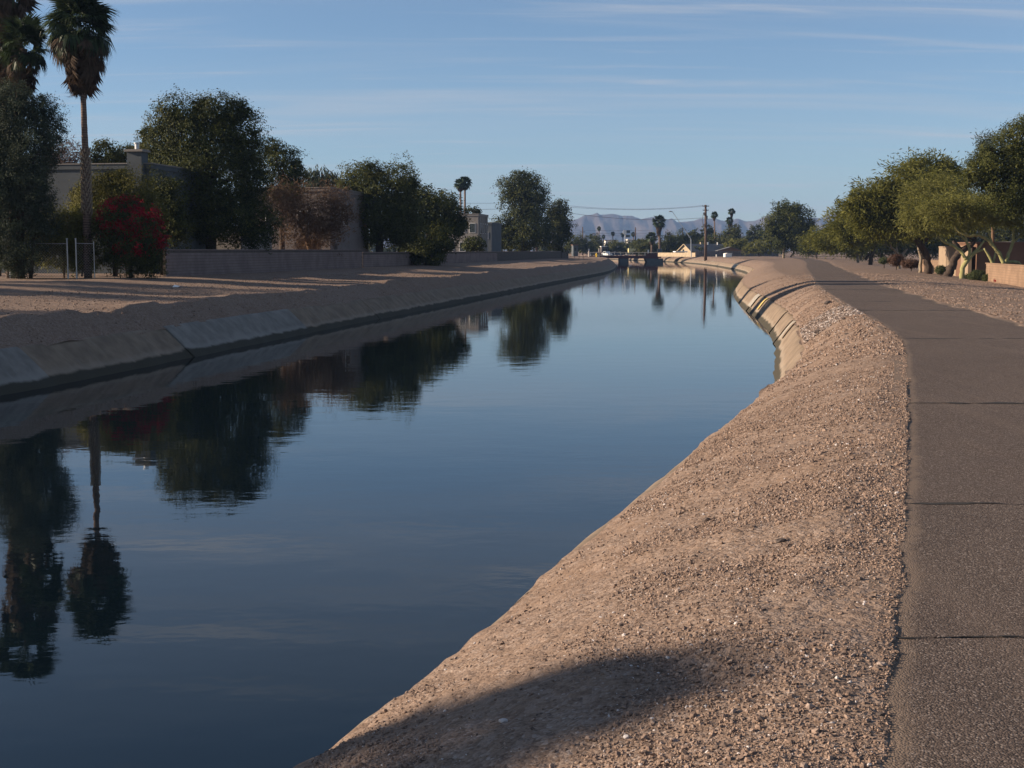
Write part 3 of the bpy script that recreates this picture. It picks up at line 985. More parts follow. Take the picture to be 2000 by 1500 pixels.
def near_palm(label, D, trunk, crown_px, R, n_green, n_dead, skirt, skirt_r=0.35, group='tall fan palms on the left bank', boots=None, seed=1, zbase=None):
    g = np.random.default_rng(seed)
    s = D / F
    pts = np.array([P(a, b, D) for a, b, r in trunk]); rad = np.array([r * s for _, _, r in trunk])
    b0 = pts[0]; gb = float(gz(b0[0], D)) if zbase is None else zbase
    pts[0, 2] = gb - 0.1
    root = thing('palm_tree', (b0[0], D, gb), label, 'palm tree', group)
    tt = np.linspace(0, len(pts) - 1, (len(pts) - 1) * 8 + 1)
    pp = np.stack([np.interp(tt, range(len(pts)), pts[:, k]) for k in range(3)], 1)
    MB().tube(pp, np.interp(tt, range(len(pts)), rad), 12, wob=0.03).build('trunk', PALMB, root, smooth_=True)
    org = np.array(ORG[root.name])
    c = P(*crown_px, D) - org
    k = R / 2.1
    for i in range(n_green):
        f = i / max(1, n_green - 1)
        el = math.radians(82 - 118 * f ** 1.05 + g.normal(0, 9)); az = i * 2.39996 + g.normal(0, 0.15)
        me = GREEN_M[i % 3] if f < 0.74 else DROOP_M[i % 2]
        place('frond', me, root, c + np.array([0, 0, 0.25 - 0.6 * f]), (g.normal(0, 0.35), -el, az), (k * g.uniform(0.88, 1.1) * (0.62 if i % 4 == 1 else 1),) * 3)
    for i in range(n_dead):
        f = i / max(1, n_dead - 1)
        el = math.radians(-26 - 56 * f ** 0.6 + g.normal(0, 8)); az = i * 2.39996 + g.normal(0, 0.2)
        off = np.array([math.cos(az), math.sin(az), 0]) * skirt_r * (1 - 0.4 * f)
        place('dead_frond', DEAD_M[i % 3], root, c + off + np.array([0, 0, -0.35 - skirt * f]), (g.normal(0, 0.5), -el, az), (k * g.uniform(0.8, 1.05),) * 3)
    if boots:
        m = MB()
        z0, z1 = boots
        for i in range(150):
            z = z0 + (z1 - z0) * i / 150; az = i * 2.39996
            xc = np.interp(z, pp[:, 2], pp[:, 0]); rr = np.interp(z, pp[:, 2], np.interp(tt, range(len(pts)), rad)) * 1.0
            a = np.array([xc + math.cos(az) * rr, D + math.sin(az) * rr, z]); dn = np.array([math.cos(az), math.sin(az), 0])
            m.tube(np.array([a - dn * 0.05, a + dn * 0.06 + np.array([0, 0, 0.12]), a + dn * 0.10 + np.array([0, 0, 0.26])]), [0.06, 0.05, 0.02], 4)
        o = m.build('leaf_boots', BARKL, root); tag(o, kind='stuff')
    return root


def far_palm(label, D, px, ytop, ybase, cr, skirt=0.0, rpx=2.2, lean=0, group='palms in the distance', seed=1, zbase=1.9, nf=26):
    """crown radius cr in photo pixels; skirt: depth of the hanging dead fronds in photo pixels"""
    g = np.random.default_rng(seed); s = D / F
    b0 = P(px + lean, ybase, D)
    root = thing('palm_tree', (b0[0], D, min(zbase, b0[2])), label, 'palm tree', group)
    top = P(px, ytop + cr * 0.9, D)
    bb = np.array([b0[0], D, min(zbase, b0[2]) - 0.1])
    mid = (top + bb) / 2 + np.array([lean * s * 0.2, 0, 0])
    MB().tube(np.array([bb, mid, top]), np.array([rpx * 1.15, rpx, rpx * 0.9]) * s, 8).build('trunk', PALMB, root, smooth_=True)
    m = MB(); R = cr * s; k = R / 2.0
    for i in range(nf):
        f = i / (nf - 1)
        V, Fc = frond_arrays(g, nb=11, pet=0.9, L=1.15, droop=0.3 + 0.4 * f, threads=False, wid=0.16)
        el = math.radians(84 - 115 * f + g.normal(0, 8)); az = i * 2.39996
        m.add((V * k * g.uniform(.85, 1.1)) @ rotm(g.normal(0, .3), el, az).T + top, Fc, g.random() * 0.8)
    m.build('crown', L_FROND, root)
    if skirt:
        m = MB(); ns = 34
        for i in range(ns):
            f = i / (ns - 1)
            V, Fc = frond_arrays(g, nb=8, pet=0.6, L=1.0, droop=0.4, spread=1.3, threads=False, wid=0.14)
            az = i * 2.39996
            m.add((V * k * 0.95) @ rotm(0, math.radians(-50 - 32 * f), az).T + top + np.array([math.cos(az) * R * .12, math.sin(az) * R * .12, -0.1 * R - skirt * s * f * 0.8]), Fc, g.random() * 0.8)
        m.build('skirt', L_DEAD, root)
    return root


# ------------------------------------------------------------------ left side: walls and houses behind them
CD = np.array([0.1532, 0.9882])          # along the left bank
CN = np.array([0.9882, -0.1532])         # towards the canal
YAWC = math.atan2(CD[1], CD[0])


def block_wall(name, label, p0, p1, zb, zt, bmat, mmat, n_single, bl=0.41, bh=0.203, th=0.2, cat='wall', y_blocks=1e9, group=None):
    p0, p1 = np.array(p0, float), np.array(p1, float)
    L = np.linalg.norm(p1 - p0); d = (p1 - p0) / L; yaw = math.atan2(d[1], d[0])
    root = thing(name, (*p0, zb), label, cat, group)
    mid = (p0 + p1) / 2
    core = MB().box((*mid, (zb + zt) / 2 - 0.15), (L - 0.02, th - 0.03, zt - zb + 0.3), yaw)
    core.build('wall_core', mmat, root)
    rows_ = int((zt - zb) / bh); cols = int(L / bl)
    bm = MB().box((0, 0, 0), (bl - 0.022, th, bh - 0.022)).mesh('block'); bm.materials.append(bmat)
    cells = []
    for r in range(rows_):
        for c_ in range(cols):
            s_ = (c_ + 0.5 + (0.5 if r % 2 else 0)) * bl
            if s_ > L - bl * 0.4: continue
            p = p0 + d * s_
            cells.append((p[1], r, p))
    cells.sort(key=lambda t: (round(t[0] / 2), t[1]))
    sm = MB()
    for i, (_, r, p) in enumerate(cells):
        z = zb + (r + 0.5) * bh
        if i < n_single:
            place('block', bm, root, (p[0] - p0[0], p[1] - p0[1], z - zb), (0, 0, yaw))
        elif p[1] < y_blocks:
            sm.box((p[0], p[1], z), (bl - 0.022, th, bh - 0.022), yaw)
    if sm.n: tag(sm.build('block_courses', bmat, root), kind='stuff')
    m = MB(); k = 0; s_ = 0.0
    while s_ < L - 0.1 and k < 900:
        step = 0.82
        p = p0 + d * (s_ + step / 2)
        m.box((*p, zt + 0.035), (step - 0.012, th + 0.05, 0.075), yaw); s_ += step; k += 1
    m.build('coping', bmat, root)
    return root


def wall_xy(Y): return (-36.0 + 0.156 * Y, Y)


block_wall('block_wall', 'taller near stretch of pinkish block garden wall behind the red bougainvillea', wall_xy(86.5), wall_xy(134), 2.42, 4.2, BLOCK, MORTAR, 300, y_blocks=140)
block_wall('block_wall', 'lower long block garden wall running on behind the overhanging tree', wall_xy(134.2), wall_xy(316), 2.35, 3.95, BLOCK, MORTAR, 0, y_blocks=215)


def wbox(root, name, mat, org, u0, u1, v0, v1, z0, z1):
    """box in a house's own frame: u across (towards the canal), v along the bank"""
    c = np.array(org) + CN * (u0 + u1) / 2 + CD * (v0 + v1) / 2
    return MB().box((c[0], c[1], (z0 + z1) / 2), (u1 - u0, v1 - v0, z1 - z0), YAWC - math.pi / 2).build(name, mat, root)


def window(root, org, u0, u1, v0, v1, z0, z1, frame=WHITEW):
    """window on a face: thin along u or v"""
    o = wbox(root, 'window', frame, org, u0, u1, v0, v1, z0, z1)
    if abs(u1 - u0) > abs(v1 - v0): q = (u0 + .07, u1 - .07, v0 - .015, v1 - .02)
    else: q = (u0 + .02, u1 + .015, v0 + .07, v1 - .07)
    wbox(o, 'pane', GLASS, org, *q, z0 + .07, z1 - .07)
    return o


def townhouse(label, corner, w, l, zt, mat, group='flat roofed stucco townhouses behind the wall', zb=2.4, back=True):
    root = thing('townhouse', (*corner, zb), label, 'house', group)
    wbox(root, 'wall', mat, corner, -w, 0, 0, l, zb - .3, zt - 0.35)
    wbox(root, 'parapet', mat, corner, -w - .10, .10, -.10, l + .10, zt - 0.35, zt)
    wbox(root, 'parapet_cap', PALEST, corner, -w - .15, .15, -.15, l + .15, zt, zt + .08)
    return root


c1_ = P(298, 480, 97)[:2]
h1 = townhouse('grey blue stucco townhouse with square chimney behind the slim palm', c1_, 12, 11, 10.4, GREYST)
wbox(h1, 'band', DARKM, c1_, -12.03, 0.02, -0.03, 0.05, 6.25, 6.36)
ch = wbox(h1, 'chimney', GREYST, c1_, -1.55, -0.45, -0.5, 0.6, 4.0, 11.25)
wbox(ch, 'chimney_cap', PALEST, c1_, -1.70, -0.30, -0.65, 0.75, 11.25, 11.42)
p_ = np.array(c1_) + CN * -1.0 + CD * 0.05
MB().tube(np.array([(p_[0], p_[1], 11.42), (p_[0], p_[1], 11.85)]), 0.16, 12).tube(np.array([(p_[0], p_[1], 11.85), (p_[0], p_[1], 11.92)]), 0.22, 12).build('flue', METAL, ch)

c1b = P(470, 480, 113)[:2]
h1b = townhouse('low pale house wall with white framed door under the biggest tree', c1b, 7.5, 8, 6.2, PALEST)
window(h1b, c1b, -6.2, -5.2, -0.06, 0.03, 3.0, 4.7)
d_ = wbox(h1b, 'door', WHITEW, c1b, -3.9, -2.6, -0.06, 0.03, 2.45, 5.0)
wbox(d_, 'pane', GLASS, c1b, -3.75, -3.25, -0.075, 0.02, 2.6, 4.8)

c2_ = P(645, 480, 136)[:2]
h2 = townhouse('pinkish stucco townhouse behind the brown leafless tree', c2_, 9.5, 15, 10.5, PINKST)
window(h2, c2_, -6.8, -5.4, -0.06, 0.03, 6.8, 8.2)
window(h2, c2_, -3.4, -2.2, -0.06, 0.03, 6.8, 8.2)
wbox(h2, 'door', DARKM, c2_, -0.03, 0.05, 1.2, 2.3, 2.4, 4.9)
window(h2, c2_, -0.03, 0.06, 5.0, 6.6, 6.8, 8.2)
MB().box((*(P(603, 480, 128)[:2]), 4.0), (2.3, 0.2, 2.6), 0.1).build('garden_wall', STUCCO, org=(*(P(603, 480, 128)[:2]), 2.4))
tag(bpy.data.objects['garden_wall'], 'short beige stucco wall standing in front of the pinkish townhouse', 'wall')

c3_ = P(934, 480, 237)[:2]
h3 = townhouse('pale two storey townhouse beside the tall dense tree', c3_, 6.5, 10, 10.6, PALEST)
for z in (4.0, 7.3):
    for u in (-5.6, -3.4, -1.6):
        window(h3, c3_, u, u + 1.1, -0.06, 0.03, z, z + 1.7)
for v in (1.2, 3.4, 5.6, 7.8):
    wbox(h3, 'pilaster', PALEST, c3_, 0.0, 0.14, v, v + .5, 2.4, 10.2)
    window(h3, c3_, -0.03, 0.06, v + 0.9, v + 1.7, 7.2, 9.0)
c4_ = P(960, 470, 262)[:2]
h4 = townhouse('dark low townhouse end between the pale townhouse and tall tree', c4_, 5, 12, 9.6, GREYST)
window(h4, c4_, -1.6, -0.6, -0.06, 0.03, 6.4, 7.8)

# chain-link gate posts at the edge of the garden
fz = 2.5
fence = thing('chain_link_fence', (*P(150, 540, 80)[:2], fz), 'chain link fence with two steel gate posts by the feathery shrub', 'fence')
for px, h_, r in ((133, 2.35, .05), (150, 2.35, .05), (185, 2.15, .03), (62, 2.2, .03), (20, 2.2, .03)):
    x0 = P(px, 540, 80)[0]
    pm_ = MB().tube(np.array([(x0, 80, fz - .2), (x0, 80, fz + h_)]), r, 8).tube(np.array([(x0, 80, fz + h_), (x0, 80, fz + h_ + .07)]), r * 1.35, 8)
    pm_.build('post', METAL, fence)
xa_, xb_ = P(10, 540, 80)[0], P(186, 540, 80)[0]
xm, xn = P(133, 540, 80)[0], P(150, 540, 80)[0]
for q0, q1 in ((xa_, xm - .05), (xn + .05, xb_)):
    MB().tube(np.array([(q0, 80, fz + 2.12), (q1, 80, fz + 2.10)]), 0.022, 6).build('rail', METAL, fence)
m = MB()
for q0, q1 in ((xa_, xm - .06), (xn + .06, xb_)):
    for sgn in (1, -1):
        for x0 in np.arange(q0 - 2.1, q1, 0.17):
            a0 = np.array([x0, 80.03, fz]); a1 = np.array([x0 + 2.1, 80.03, fz + 2.1])
            t0 = max(0, (q0 - x0) / 2.1); t1 = min(1, (q1 - x0) / 2.1)
            if t1 <= t0: continue
            b0, b1 = a0 + (a1 - a0) * t0, a0 + (a1 - a0) * t1
            if sgn < 0: b0[2], b1[2] = 2 * fz + 2.1 - b0[2], 2 * fz + 2.1 - b1[2]
            m.tube(np.array([b0, b1]), 0.004, 3, caps=False)
tag(m.build('wire_mesh', METAL, fence), kind='stuff')

# ------------------------------------------------------------------ left side: trees
near_palm('slim palm with ball shaped crown and long bare trunk', 81.5, [(172, 540, 8), (170, 430, 8), (168, 330, 7.2), (166, 280, 6.2), (163, 200, 5.4), (160, 120, 5), (156, 60, 5)],
          (155, 48), 2.2, 76, 64, 2.1, 0.40, boots=(6.3, 10.2), seed=3)
near_palm('tallest shaggy palm cut by the picture edge, thick brown skirt', 88, [(-12, 540, 13), (-2, 300, 12), (2, 100, 11), (4, -60, 11)], (4, -70), 2.5, 40, 130, 7.0, 0.42, seed=5)
near_palm('shorter palm leaning out beside the shaggy palm', 83, [(20, 540, 9), (34, 260, 8), (46, 95, 7)], (48, 88), 1.75, 40, 26, 1.5, 0.2, seed=9)
near_palm('palm south of the view whose crown shades the near gravel', 9.5, [(-10900, 2500, 40), (-10900, -800, 40)], (-10900, -1350), 2.0, 36, 40, 1.6, 0.3, seed=12, zbase=2.4) if False else None

G_L = 'garden trees behind the left bank'
tree('willow_tree', 'grey green drooping tree below the shaggy palms', 'tree', 80,
     [(45, 260, 62, 80), (8, 250, 40, 75), (95, 265, 32, 52), (60, 340, 55, 80), (5, 350, 60, 90), (20, 440, 62, 80), (75, 420, 32, 60), (-40, 330, 60, 120), (35, 500, 45, 42), (30, 200, 40, 40), (75, 215, 30, 34)],
     [[(40, 545, 9), (38, 450, 8), (45, 350, 6)], [(60, 545, 4), (66, 460, 3), (70, 400, 2)]], L_GREY, BARKD, 'broad', 1.0, size=.8, lump=.34, clump=40, group=G_L)
tree('bare_tree', 'pinkish almost leafless tree behind the grey blue townhouse', 'tree', 122, [(122, 310, 34, 32), (98, 320, 24, 26), (150, 318, 14, 18)], [[(120, 480, 5), (122, 380, 4), (122, 330, 3)]], L_PINK, TWIG, 'bare', 2.2, group=G_L)
tree('round_tree', 'small round tree showing over the townhouse roof beside the slim palm', 'tree', 122, [(206, 298, 29, 30), (190, 318, 16, 18), (222, 318, 18, 20)], [[(206, 480, 5), (206, 330, 3)]], L_OLIVE, BARKD, 'broad', 1.2, group=G_L)
tree('garden_tree', 'low olive tree spreading behind the chimney', 'tree', 124, [(262, 302, 38, 26), (240, 312, 25, 20), (290, 290, 25, 34), (285, 262, 16, 14)], [[(265, 480, 6), (265, 330, 4)]], L_OLIVE, BARKD, 'broad', 1.2, group=G_L)
tree('big_tree', 'biggest dark dense tree with a domed crown behind the wall', 'tree', 106,
     [(345, 230, 48, 42), (428, 225, 52, 40), (385, 268, 75, 62), (320, 285, 34, 52), (470, 275, 50, 60), (400, 350, 105, 85), (490, 345, 34, 62), (340, 380, 55, 70), (440, 420, 82, 62), (500, 440, 45, 45), (380, 440, 60, 36), (465, 215, 26, 22), (395, 205, 22, 16), (322, 410, 34, 50)],
     [[(410, 495, 11), (412, 440, 10), (405, 360, 8)]], L_DARK, BARKD, 'broad', 1.15, group=G_L, lump=0.14)
tree('garden_tree', 'dark bushy tree against the corner of the grey blue townhouse', 'tree', 92, [(312, 385, 28, 50), (336, 400, 34, 60), (345, 440, 32, 44), (302, 450, 22, 40)], [[(315, 515, 4), (315, 430, 3)]], L_DARK, BARKD, 'broad', 1.1, group=G_L)
tree('garden_tree', 'dark round tree tucked behind the biggest tree', 'tree', 132, [(545, 325, 42, 48), (572, 345, 26, 32), (535, 290, 20, 20), (560, 375, 36, 20)], [[(550, 480, 6), (550, 360, 4)]], L_DARK, BARKD, 'broad', 1.1, group=G_L)
far_palm('palm tip poking out behind the dark round tree', 150, 578, 312, 470, 16, 0, 2.5, seed=21, zbase=2.4, group='palms in the distance')
tree('willow_tree', 'far weeping tree seen between two dark garden trees', 'tree', 175, [(625, 355, 24, 26), (605, 360, 12, 18), (645, 362, 14, 18)], [[(626, 480, 4), (626, 370, 3)]], L_GREY, BARKL, 'weep', 1.0, size=.9, group=G_L)
tree('bare_tree', 'brown leafless tree in front of the pinkish townhouse', 'tree', 126,
     [(590, 420, 72, 46), (645, 425, 42, 50), (560, 395, 45, 36), (610, 450, 60, 34), (540, 372, 24, 14), (660, 395, 28, 26)],
     [[(612, 490, 4.5), (600, 470, 4), (585, 440, 2.6), (560, 410, 1.4)], [(614, 488, 4), (622, 462, 3), (645, 445, 2), (668, 425, 1)], [(606, 478, 3), (600, 445, 2), (605, 405, 1.2)], [(622, 462, 2), (650, 465, 1.4), (680, 450, .8)]],
     L_BROWN, TWIG, 'bare', 1.5, size=.9, group=G_L, auto=True, lump=.4)
tree('garden_tree', 'wide dark tree with yellowish top left of the overhanging tree', 'tree', 150,
     [(705, 355, 48, 40), (760, 365, 52, 44), (690, 375, 32, 40), (735, 410, 72, 52), (795, 362, 22, 34), (775, 430, 50, 50), (715, 455, 45, 30), (725, 335, 18, 18), (790, 440, 40, 44)],
     [[(740, 490, 8), (740, 440, 7), (735, 400, 5)]], L_OLIVE, BARKD, 'broad', 1.15, group=G_L)
tree('overhanging_tree', 'dark tree spilling over the block wall to the ground', 'tree', 160,
     [(835, 415, 46, 44), (875, 440, 36, 42), (805, 430, 38, 44), (830, 470, 50, 34, -2.5), (860, 470, 24, 28, -2), (828, 490, 38, 26, -4), (845, 500, 28, 14, -5), (820, 385, 28, 24), (898, 440, 14, 26), (790, 480, 22, 14)],
     [[(836, 500, 7), (838, 470, 6), (836, 430, 5)]], L_DARK, BARKD, 'broad', 1.2, group=G_L)
tree('garden_tree', 'lighter olive treetop behind the overhanging tree', 'tree', 185, [(870, 400, 25, 24), (884, 412, 18, 22), (858, 390, 14, 12)], [[(872, 490, 4), (872, 420, 3)]], L_OLIVE, BARKD, 'broad', 1.2, group=G_L)
tree('round_tree', 'small round treetop above the pale townhouse roof', 'tree', 300, [(925, 411, 13, 8), (933, 413, 6, 6)], [[(925, 490, 2), (925, 416, 2)]], L_DARK, BARKD, 'broad', 1.4, group=G_L)
tree('bush', 'dark rounded bush at the foot of the pale townhouse', 'bush', 215, [(925, 476, 22, 16), (915, 482, 16, 10), (935, 482, 14, 10)], [[(925, 492, 2), (925, 480, 1.5)]], L_DARK, BARKD, 'broad', 1.2, group=G_L)
tree('tall_tree', 'tall dense tree with a mushroom head above the canal bend', 'tree', 296,
     [(1010, 362, 36, 26), (1035, 375, 35, 32), (1000, 385, 24, 24), (1045, 400, 26, 30), (1020, 420, 36, 34), (1030, 455, 44, 34), (985, 450, 30, 30), (970, 462, 18, 26), (1060, 450, 22, 34), (1005, 475, 40, 16), (1020, 345, 16, 10)],
     [[(1022, 497, 5), (1022, 460, 5), (1020, 410, 4)]], L_DARK, BARKD, 'broad', 1.2, size=.85, group=G_L)
tree('tall_tree', 'narrower dark tree at the end of the block wall', 'tree', 302, [(1094, 412, 20, 25), (1094, 440, 24, 32), (1088, 470, 24, 24), (1108, 450, 9, 18), (1080, 420, 12, 18)], [[(1094, 499, 4), (1094, 460, 4)]], L_DARK, BARKD, 'broad', 1.25, size=.85, group=G_L)

tree('bush', 'yellow green rounded shrub behind the slim palm', 'bush', 88,
     [(195, 385, 52, 46), (250, 380, 50, 44), (285, 410, 34, 44), (160, 400, 26, 42), (225, 350, 34, 22), (220, 420, 70, 40)], [[(225, 530, 5), (225, 430, 4)]], L_YEL, BARKD, 'broad', 1.2, size=.8, group='shrubs by the chain link fence')
tree('feathery_shrub', 'grey olive feathery shrub behind the chain link fence', 'bush', 82, [(105, 445, 36, 40), (140, 455, 36, 40), (170, 440, 24, 44), (120, 490, 45, 38), (165, 500, 28, 34), (85, 470, 25, 34)],
     [[(125, 540, 2), (125, 480, 2)], [(160, 540, 2), (165, 470, 1)]], L_PALO, TWIG, 'feather', 1.0, group='shrubs by the chain link fence')
tree('bougainvillea', 'red flowering bougainvillea bush at the end of the block wall', 'bush', 81,
     [(250, 450, 52, 46), (285, 475, 38, 50), (215, 470, 32, 50), (255, 505, 52, 36), (295, 505, 22, 32), (245, 415, 34, 22)], [[(255, 540, 4), (255, 480, 3)]], L_DARK, BARKD, 'broad', 1.1, size=.85,
     group='shrubs by the chain link fence', flowers=[(240, 408, 40, 20), (280, 420, 34, 18), (215, 435, 28, 26), (262, 440, 48, 28), (306, 460, 22, 34), (235, 395, 20, 10), (255, 465, 50, 40)])

# ------------------------------------------------------------------ palm and trees outside the frame whose shade falls into it
g_ = np.random.default_rng(31)
shx, shy = -40.0, 6.65
zt_ = 14.85
pr = thing('palm_tree', (shx, shy, 2.4), 'palm standing outside the view whose crown shades the near gravel', 'palm tree', 'tall fan palms on the left bank')
MB().tube(np.array([(shx, shy, 2.2), (shx + .2, shy, 9), (shx, shy, zt_)]), np.array([.3, .24, .2]), 10).build('trunk', PALMB, pr, smooth_=True)
for i in range(40):
    f = i / 39
    place('frond', GREEN_M[i % 3] if f < .6 else DROOP_M[i % 2], pr, (0, 0, zt_ - 2.4 + .2 - .5 * f), (g_.normal(0, .35), -math.radians(82 - 112 * f), i * 2.39996), (0.6,) * 3)
for i in range(40):
    f = i / 39
    place('dead_frond', DEAD_M[i % 3], pr, (0, 0, zt_ - 2.4 - .4 - 1.5 * f), (g_.normal(0, .5), -math.radians(-40 - 42 * f), i * 2.39996), (0.6,) * 3)

for lab, D, px_, lob in (('garden tree standing left of the view behind the chain link fence', 72, -330, [(-330, 330, 110, 110), (-300, 420, 90, 90)]),
                         ('second garden tree left of the view nearer the slim palm', 66, -560, [(-560, 300, 110, 100), (-540, 400, 90, 90)]),
                         ('third garden tree left of the view near the berm', 60, -520, [(-520, 330, 130, 110), (-500, 430, 110, 90)]),
                         ('garden tree south of the view leaning to the canal', 45.5, -900, [(-900, 330, 190, 110), (-980, 420, 170, 110)])):
    tree('garden_tree', lab, 'tree', D, lob, [[(px_, 560, 10), (px_, 430, 8)]], L_OLIVE, BARKD, 'broad', .7, size=1.4, group=G_L)

# ------------------------------------------------------------------ right side: walls
G_R = 'desert trees along the right of the path'


def zr(X, Y): return float(z_right(X, Y))


block_wall('block_wall', 'sunlit tan block wall behind the palo verde trunks', (36.2, 90), (41.6, 117), 1.2, 3.05, BLOCK2, MORTAR2, 280)
block_wall('block_wall', 'short tan block wall left of the tall stucco wall', (49.9, 156), (51.6, 168), 1.35, 3.0, BLOCK2, MORTAR2, 0)
sw = thing('stucco_wall', (47, 137, 1.3), 'tall sunlit tan stucco entry wall behind the leaning dark trunk', 'wall')
a_, b_ = np.array((47.0, 137.2)), np.array((49.8, 155.5))
d_ = b_ - a_; yw = math.atan2(d_[1], d_[0]); mc = (a_ + b_) / 2
MB().box((*mc, 2.75), (np.linalg.norm(d_), 0.35, 3.6), yw).build('wall_face', STUCCO, sw)
MB().box((*mc, 4.6), (np.linalg.norm(d_) + .1, 0.45, 0.12), yw).build('coping', STUCCO, sw)
bh = thing('brown_house', (47.5, 136.8, 1.3), 'brown stucco house wall facing the path behind the trees', 'house')
MB().box((52.0, 140.0, 3.0), (9.0, 5.8, 3.8), 0.03).build('wall', BROWNW, bh)
MB().box((52.0, 140.0, 4.98), (9.3, 6.1, 0.16), 0.03).build('parapet', BROWNW, bh)
gt = thing('wooden_gate', (52.0, 170, 1.4), 'dark brown gate beside the leaning dark trunk', 'gate')
gp = P(1807, 520, 172)
for k in range(5):
    MB().box((gp[0] - .45 + .22 * k, 172, 2.2), (.2, .06, 1.9), 0).build('board', BROWNW, gt)
MB().box((gp[0], 172.06, 3.5), (1.3, .1, .5), 0).build('lintel', YELLOW, gt)
ph = thing('pale_house', (74, 190, 1.4), 'pale house glimpsed through the trees behind the brown house', 'house')
MB().box((75, 190, 3.3), (12, 8, 3.9), 0.1).build('wall', WHITEW, ph)
MB().box((75, 190, 5.3), (12.6, 8.6, 0.2), 0.1).build('roof', SHINGLE, ph)
MB().box((71.5, 185.7, 3.4), (1.4, .1, 1.1), 0.1).build('window', GLASS, ph)

# ------------------------------------------------------------------ right side: trees
tree('broadleaf_tree', 'dark green broadleaf tree reaching in from the picture edge', 'tree', 104,
     [(1990, 275, 45, 45), (1950, 320, 52, 44), (2010, 340, 60, 62), (1915, 335, 36, 30), (1960, 375, 50, 40), (1895, 350, 22, 20), (2040, 260, 50, 60), (1995, 405, 34, 24), (2070, 360, 50, 80), (1930, 300, 20, 18)],
     [[(2034, 575, 9), (2040, 500, 8), (2030, 420, 7), (2000, 350, 5)]], L_OLIVE, BARKD, 'broad', 1.15, group=G_R)
tree('sparse_tree', 'thin wispy treetop behind the broadleaf tree', 'tree', 140, [(1935, 280, 26, 26), (1915, 292, 16, 16)], [[(1940, 530, 4), (1938, 320, 2), (1936, 290, 1)]], L_GREY, TWIG, 'bare', 1.6, group=G_R)
tree('mesquite_tree', 'largest feathery mesquite with a thick dark leaning trunk', 'tree', 146,
     [(1790, 350, 62, 44), (1720, 385, 52, 40), (1820, 335, 48, 34), (1690, 410, 44, 34), (1750, 410, 66, 40), (1670, 400, 26, 26), (1800, 400, 60, 44), (1850, 360, 30, 40), (1770, 440, 60, 26), (1715, 440, 40, 24), (1840, 420, 44, 34)],
     [[(1814, 531, 8), (1811, 505, 7.5), (1801, 484, 7), (1790, 464, 6), (1780, 440, 4)], [(1800, 480, 5), (1815, 455, 4), (1822, 430, 3)]], L_MESQ, BARKD, 'feather', 1.25, group=G_R)
tree('mesquite_tree', 'dark trunked mesquite leaning over the stucco wall', 'tree', 134,
     [(1885, 425, 50, 26), (1910, 412, 44, 28), (1850, 435, 34, 20)], [[(1850, 536, 9), (1858, 520, 8), (1868, 502, 7.5), (1876, 490, 7), (1890, 484, 6), (1905, 470, 4)], [(1876, 490, 6), (1868, 480, 5), (1862, 470, 3)]], L_MESQ, BARKD, 'feather', 1.1, group=G_R)
tree('palo_verde_tree', 'palo verde with yellow green forked limbs beside the leaning dark trunk', 'tree', 125,
     [(1800, 400, 46, 46), (1850, 385, 60, 46), (1825, 425, 54, 26), (1900, 405, 44, 36), (1785, 436, 30, 20)],
     [[(1879, 543, 5), (1880, 525, 5), (1890, 507, 4.6)], [(1887, 507, 4), (1878, 492, 3.2), (1862, 480, 3), (1845, 473, 2.6), (1832, 460, 1.6)], [(1890, 507, 3.6), (1894, 490, 3), (1888, 472, 2.6), (1884, 455, 1.6)],
      [(1888, 512, 3.8), (1900, 496, 3.2), (1912, 484, 2.6), (1922, 470, 1.6)], [(1895, 503, 3), (1908, 492, 2.5), (1925, 487, 1.6)], [(1888, 472, 2), (1872, 456, 1.6), (1862, 445, 1)]],
     L_PALO, BARKG, 'feather', .85, size=.75, group=G_R, auto=False)
tree('palo_verde_tree', 'palo verde with twin slim stems nearest the tan block wall', 'tree', 117,
     [(1930, 408, 44, 30), (1965, 420, 36, 24)],
     [[(1938, 551, 4), (1936, 530, 3.8), (1938, 515, 3.2), (1930, 497, 2.6), (1922, 485, 1.6)], [(1938, 517, 2.8), (1943, 500, 2.2), (1946, 485, 1.2)]], L_PALO, BARKG, 'feather', .75, size=.75, group=G_R, auto=False)
tree('palo_verde_tree', 'palo verde with a long limb arching back over the wall', 'tree', 112,
     [(1880, 408, 52, 32), (1830, 410, 40, 30), (1960, 418, 50, 26), (2010, 430, 44, 30)],
     [[(1957, 554, 5.5), (1960, 530, 5.5), (1962, 515, 5)], [(1960, 516, 4), (1954, 498, 3.6), (1942, 483, 3.4), (1928, 468, 3.4), (1912, 459, 3.2), (1893, 461, 2.8), (1872, 452, 2.2), (1862, 440, 1.5)],
      [(1963, 515, 4), (1970, 495, 3.4), (1978, 475, 3.2), (1980, 455, 2.8), (1984, 425, 1.6)], [(1963, 512, 3.4), (1985, 512, 3), (2000, 522, 2)], [(1942, 483, 2.4), (1936, 470, 2), (1930, 450, 1.4)], [(1893, 461, 2), (1880, 448, 1.6), (1873, 430, 1)], [(1978, 475, 2), (1992, 462, 1.6), (2006, 455, 1)]],
     L_PALO, BARKG, 'feather', .75, size=.75, group=G_R, auto=False)
tree('mesquite_tree', 'mesquite with pale forked trunks behind the rusty clipped shrub', 'tree', 185,
     [(1690, 430, 46, 32), (1650, 440, 36, 34), (1720, 440, 44, 30), (1755, 450, 40, 26), (1660, 462, 30, 20)],
     [[(1757, 508, 3.4), (1752, 495, 3), (1742, 484, 2.6), (1728, 476, 2)], [(1762, 507, 3), (1764, 496, 2.6), (1772, 486, 2)], [(1742, 484, 2), (1738, 474, 1.5), (1740, 462, 1)], [(1752, 490, 2), (1750, 478, 1.4)]], L_MESQ, BARKL, 'feather', 1.3, size=.9, group=G_R, auto=False)
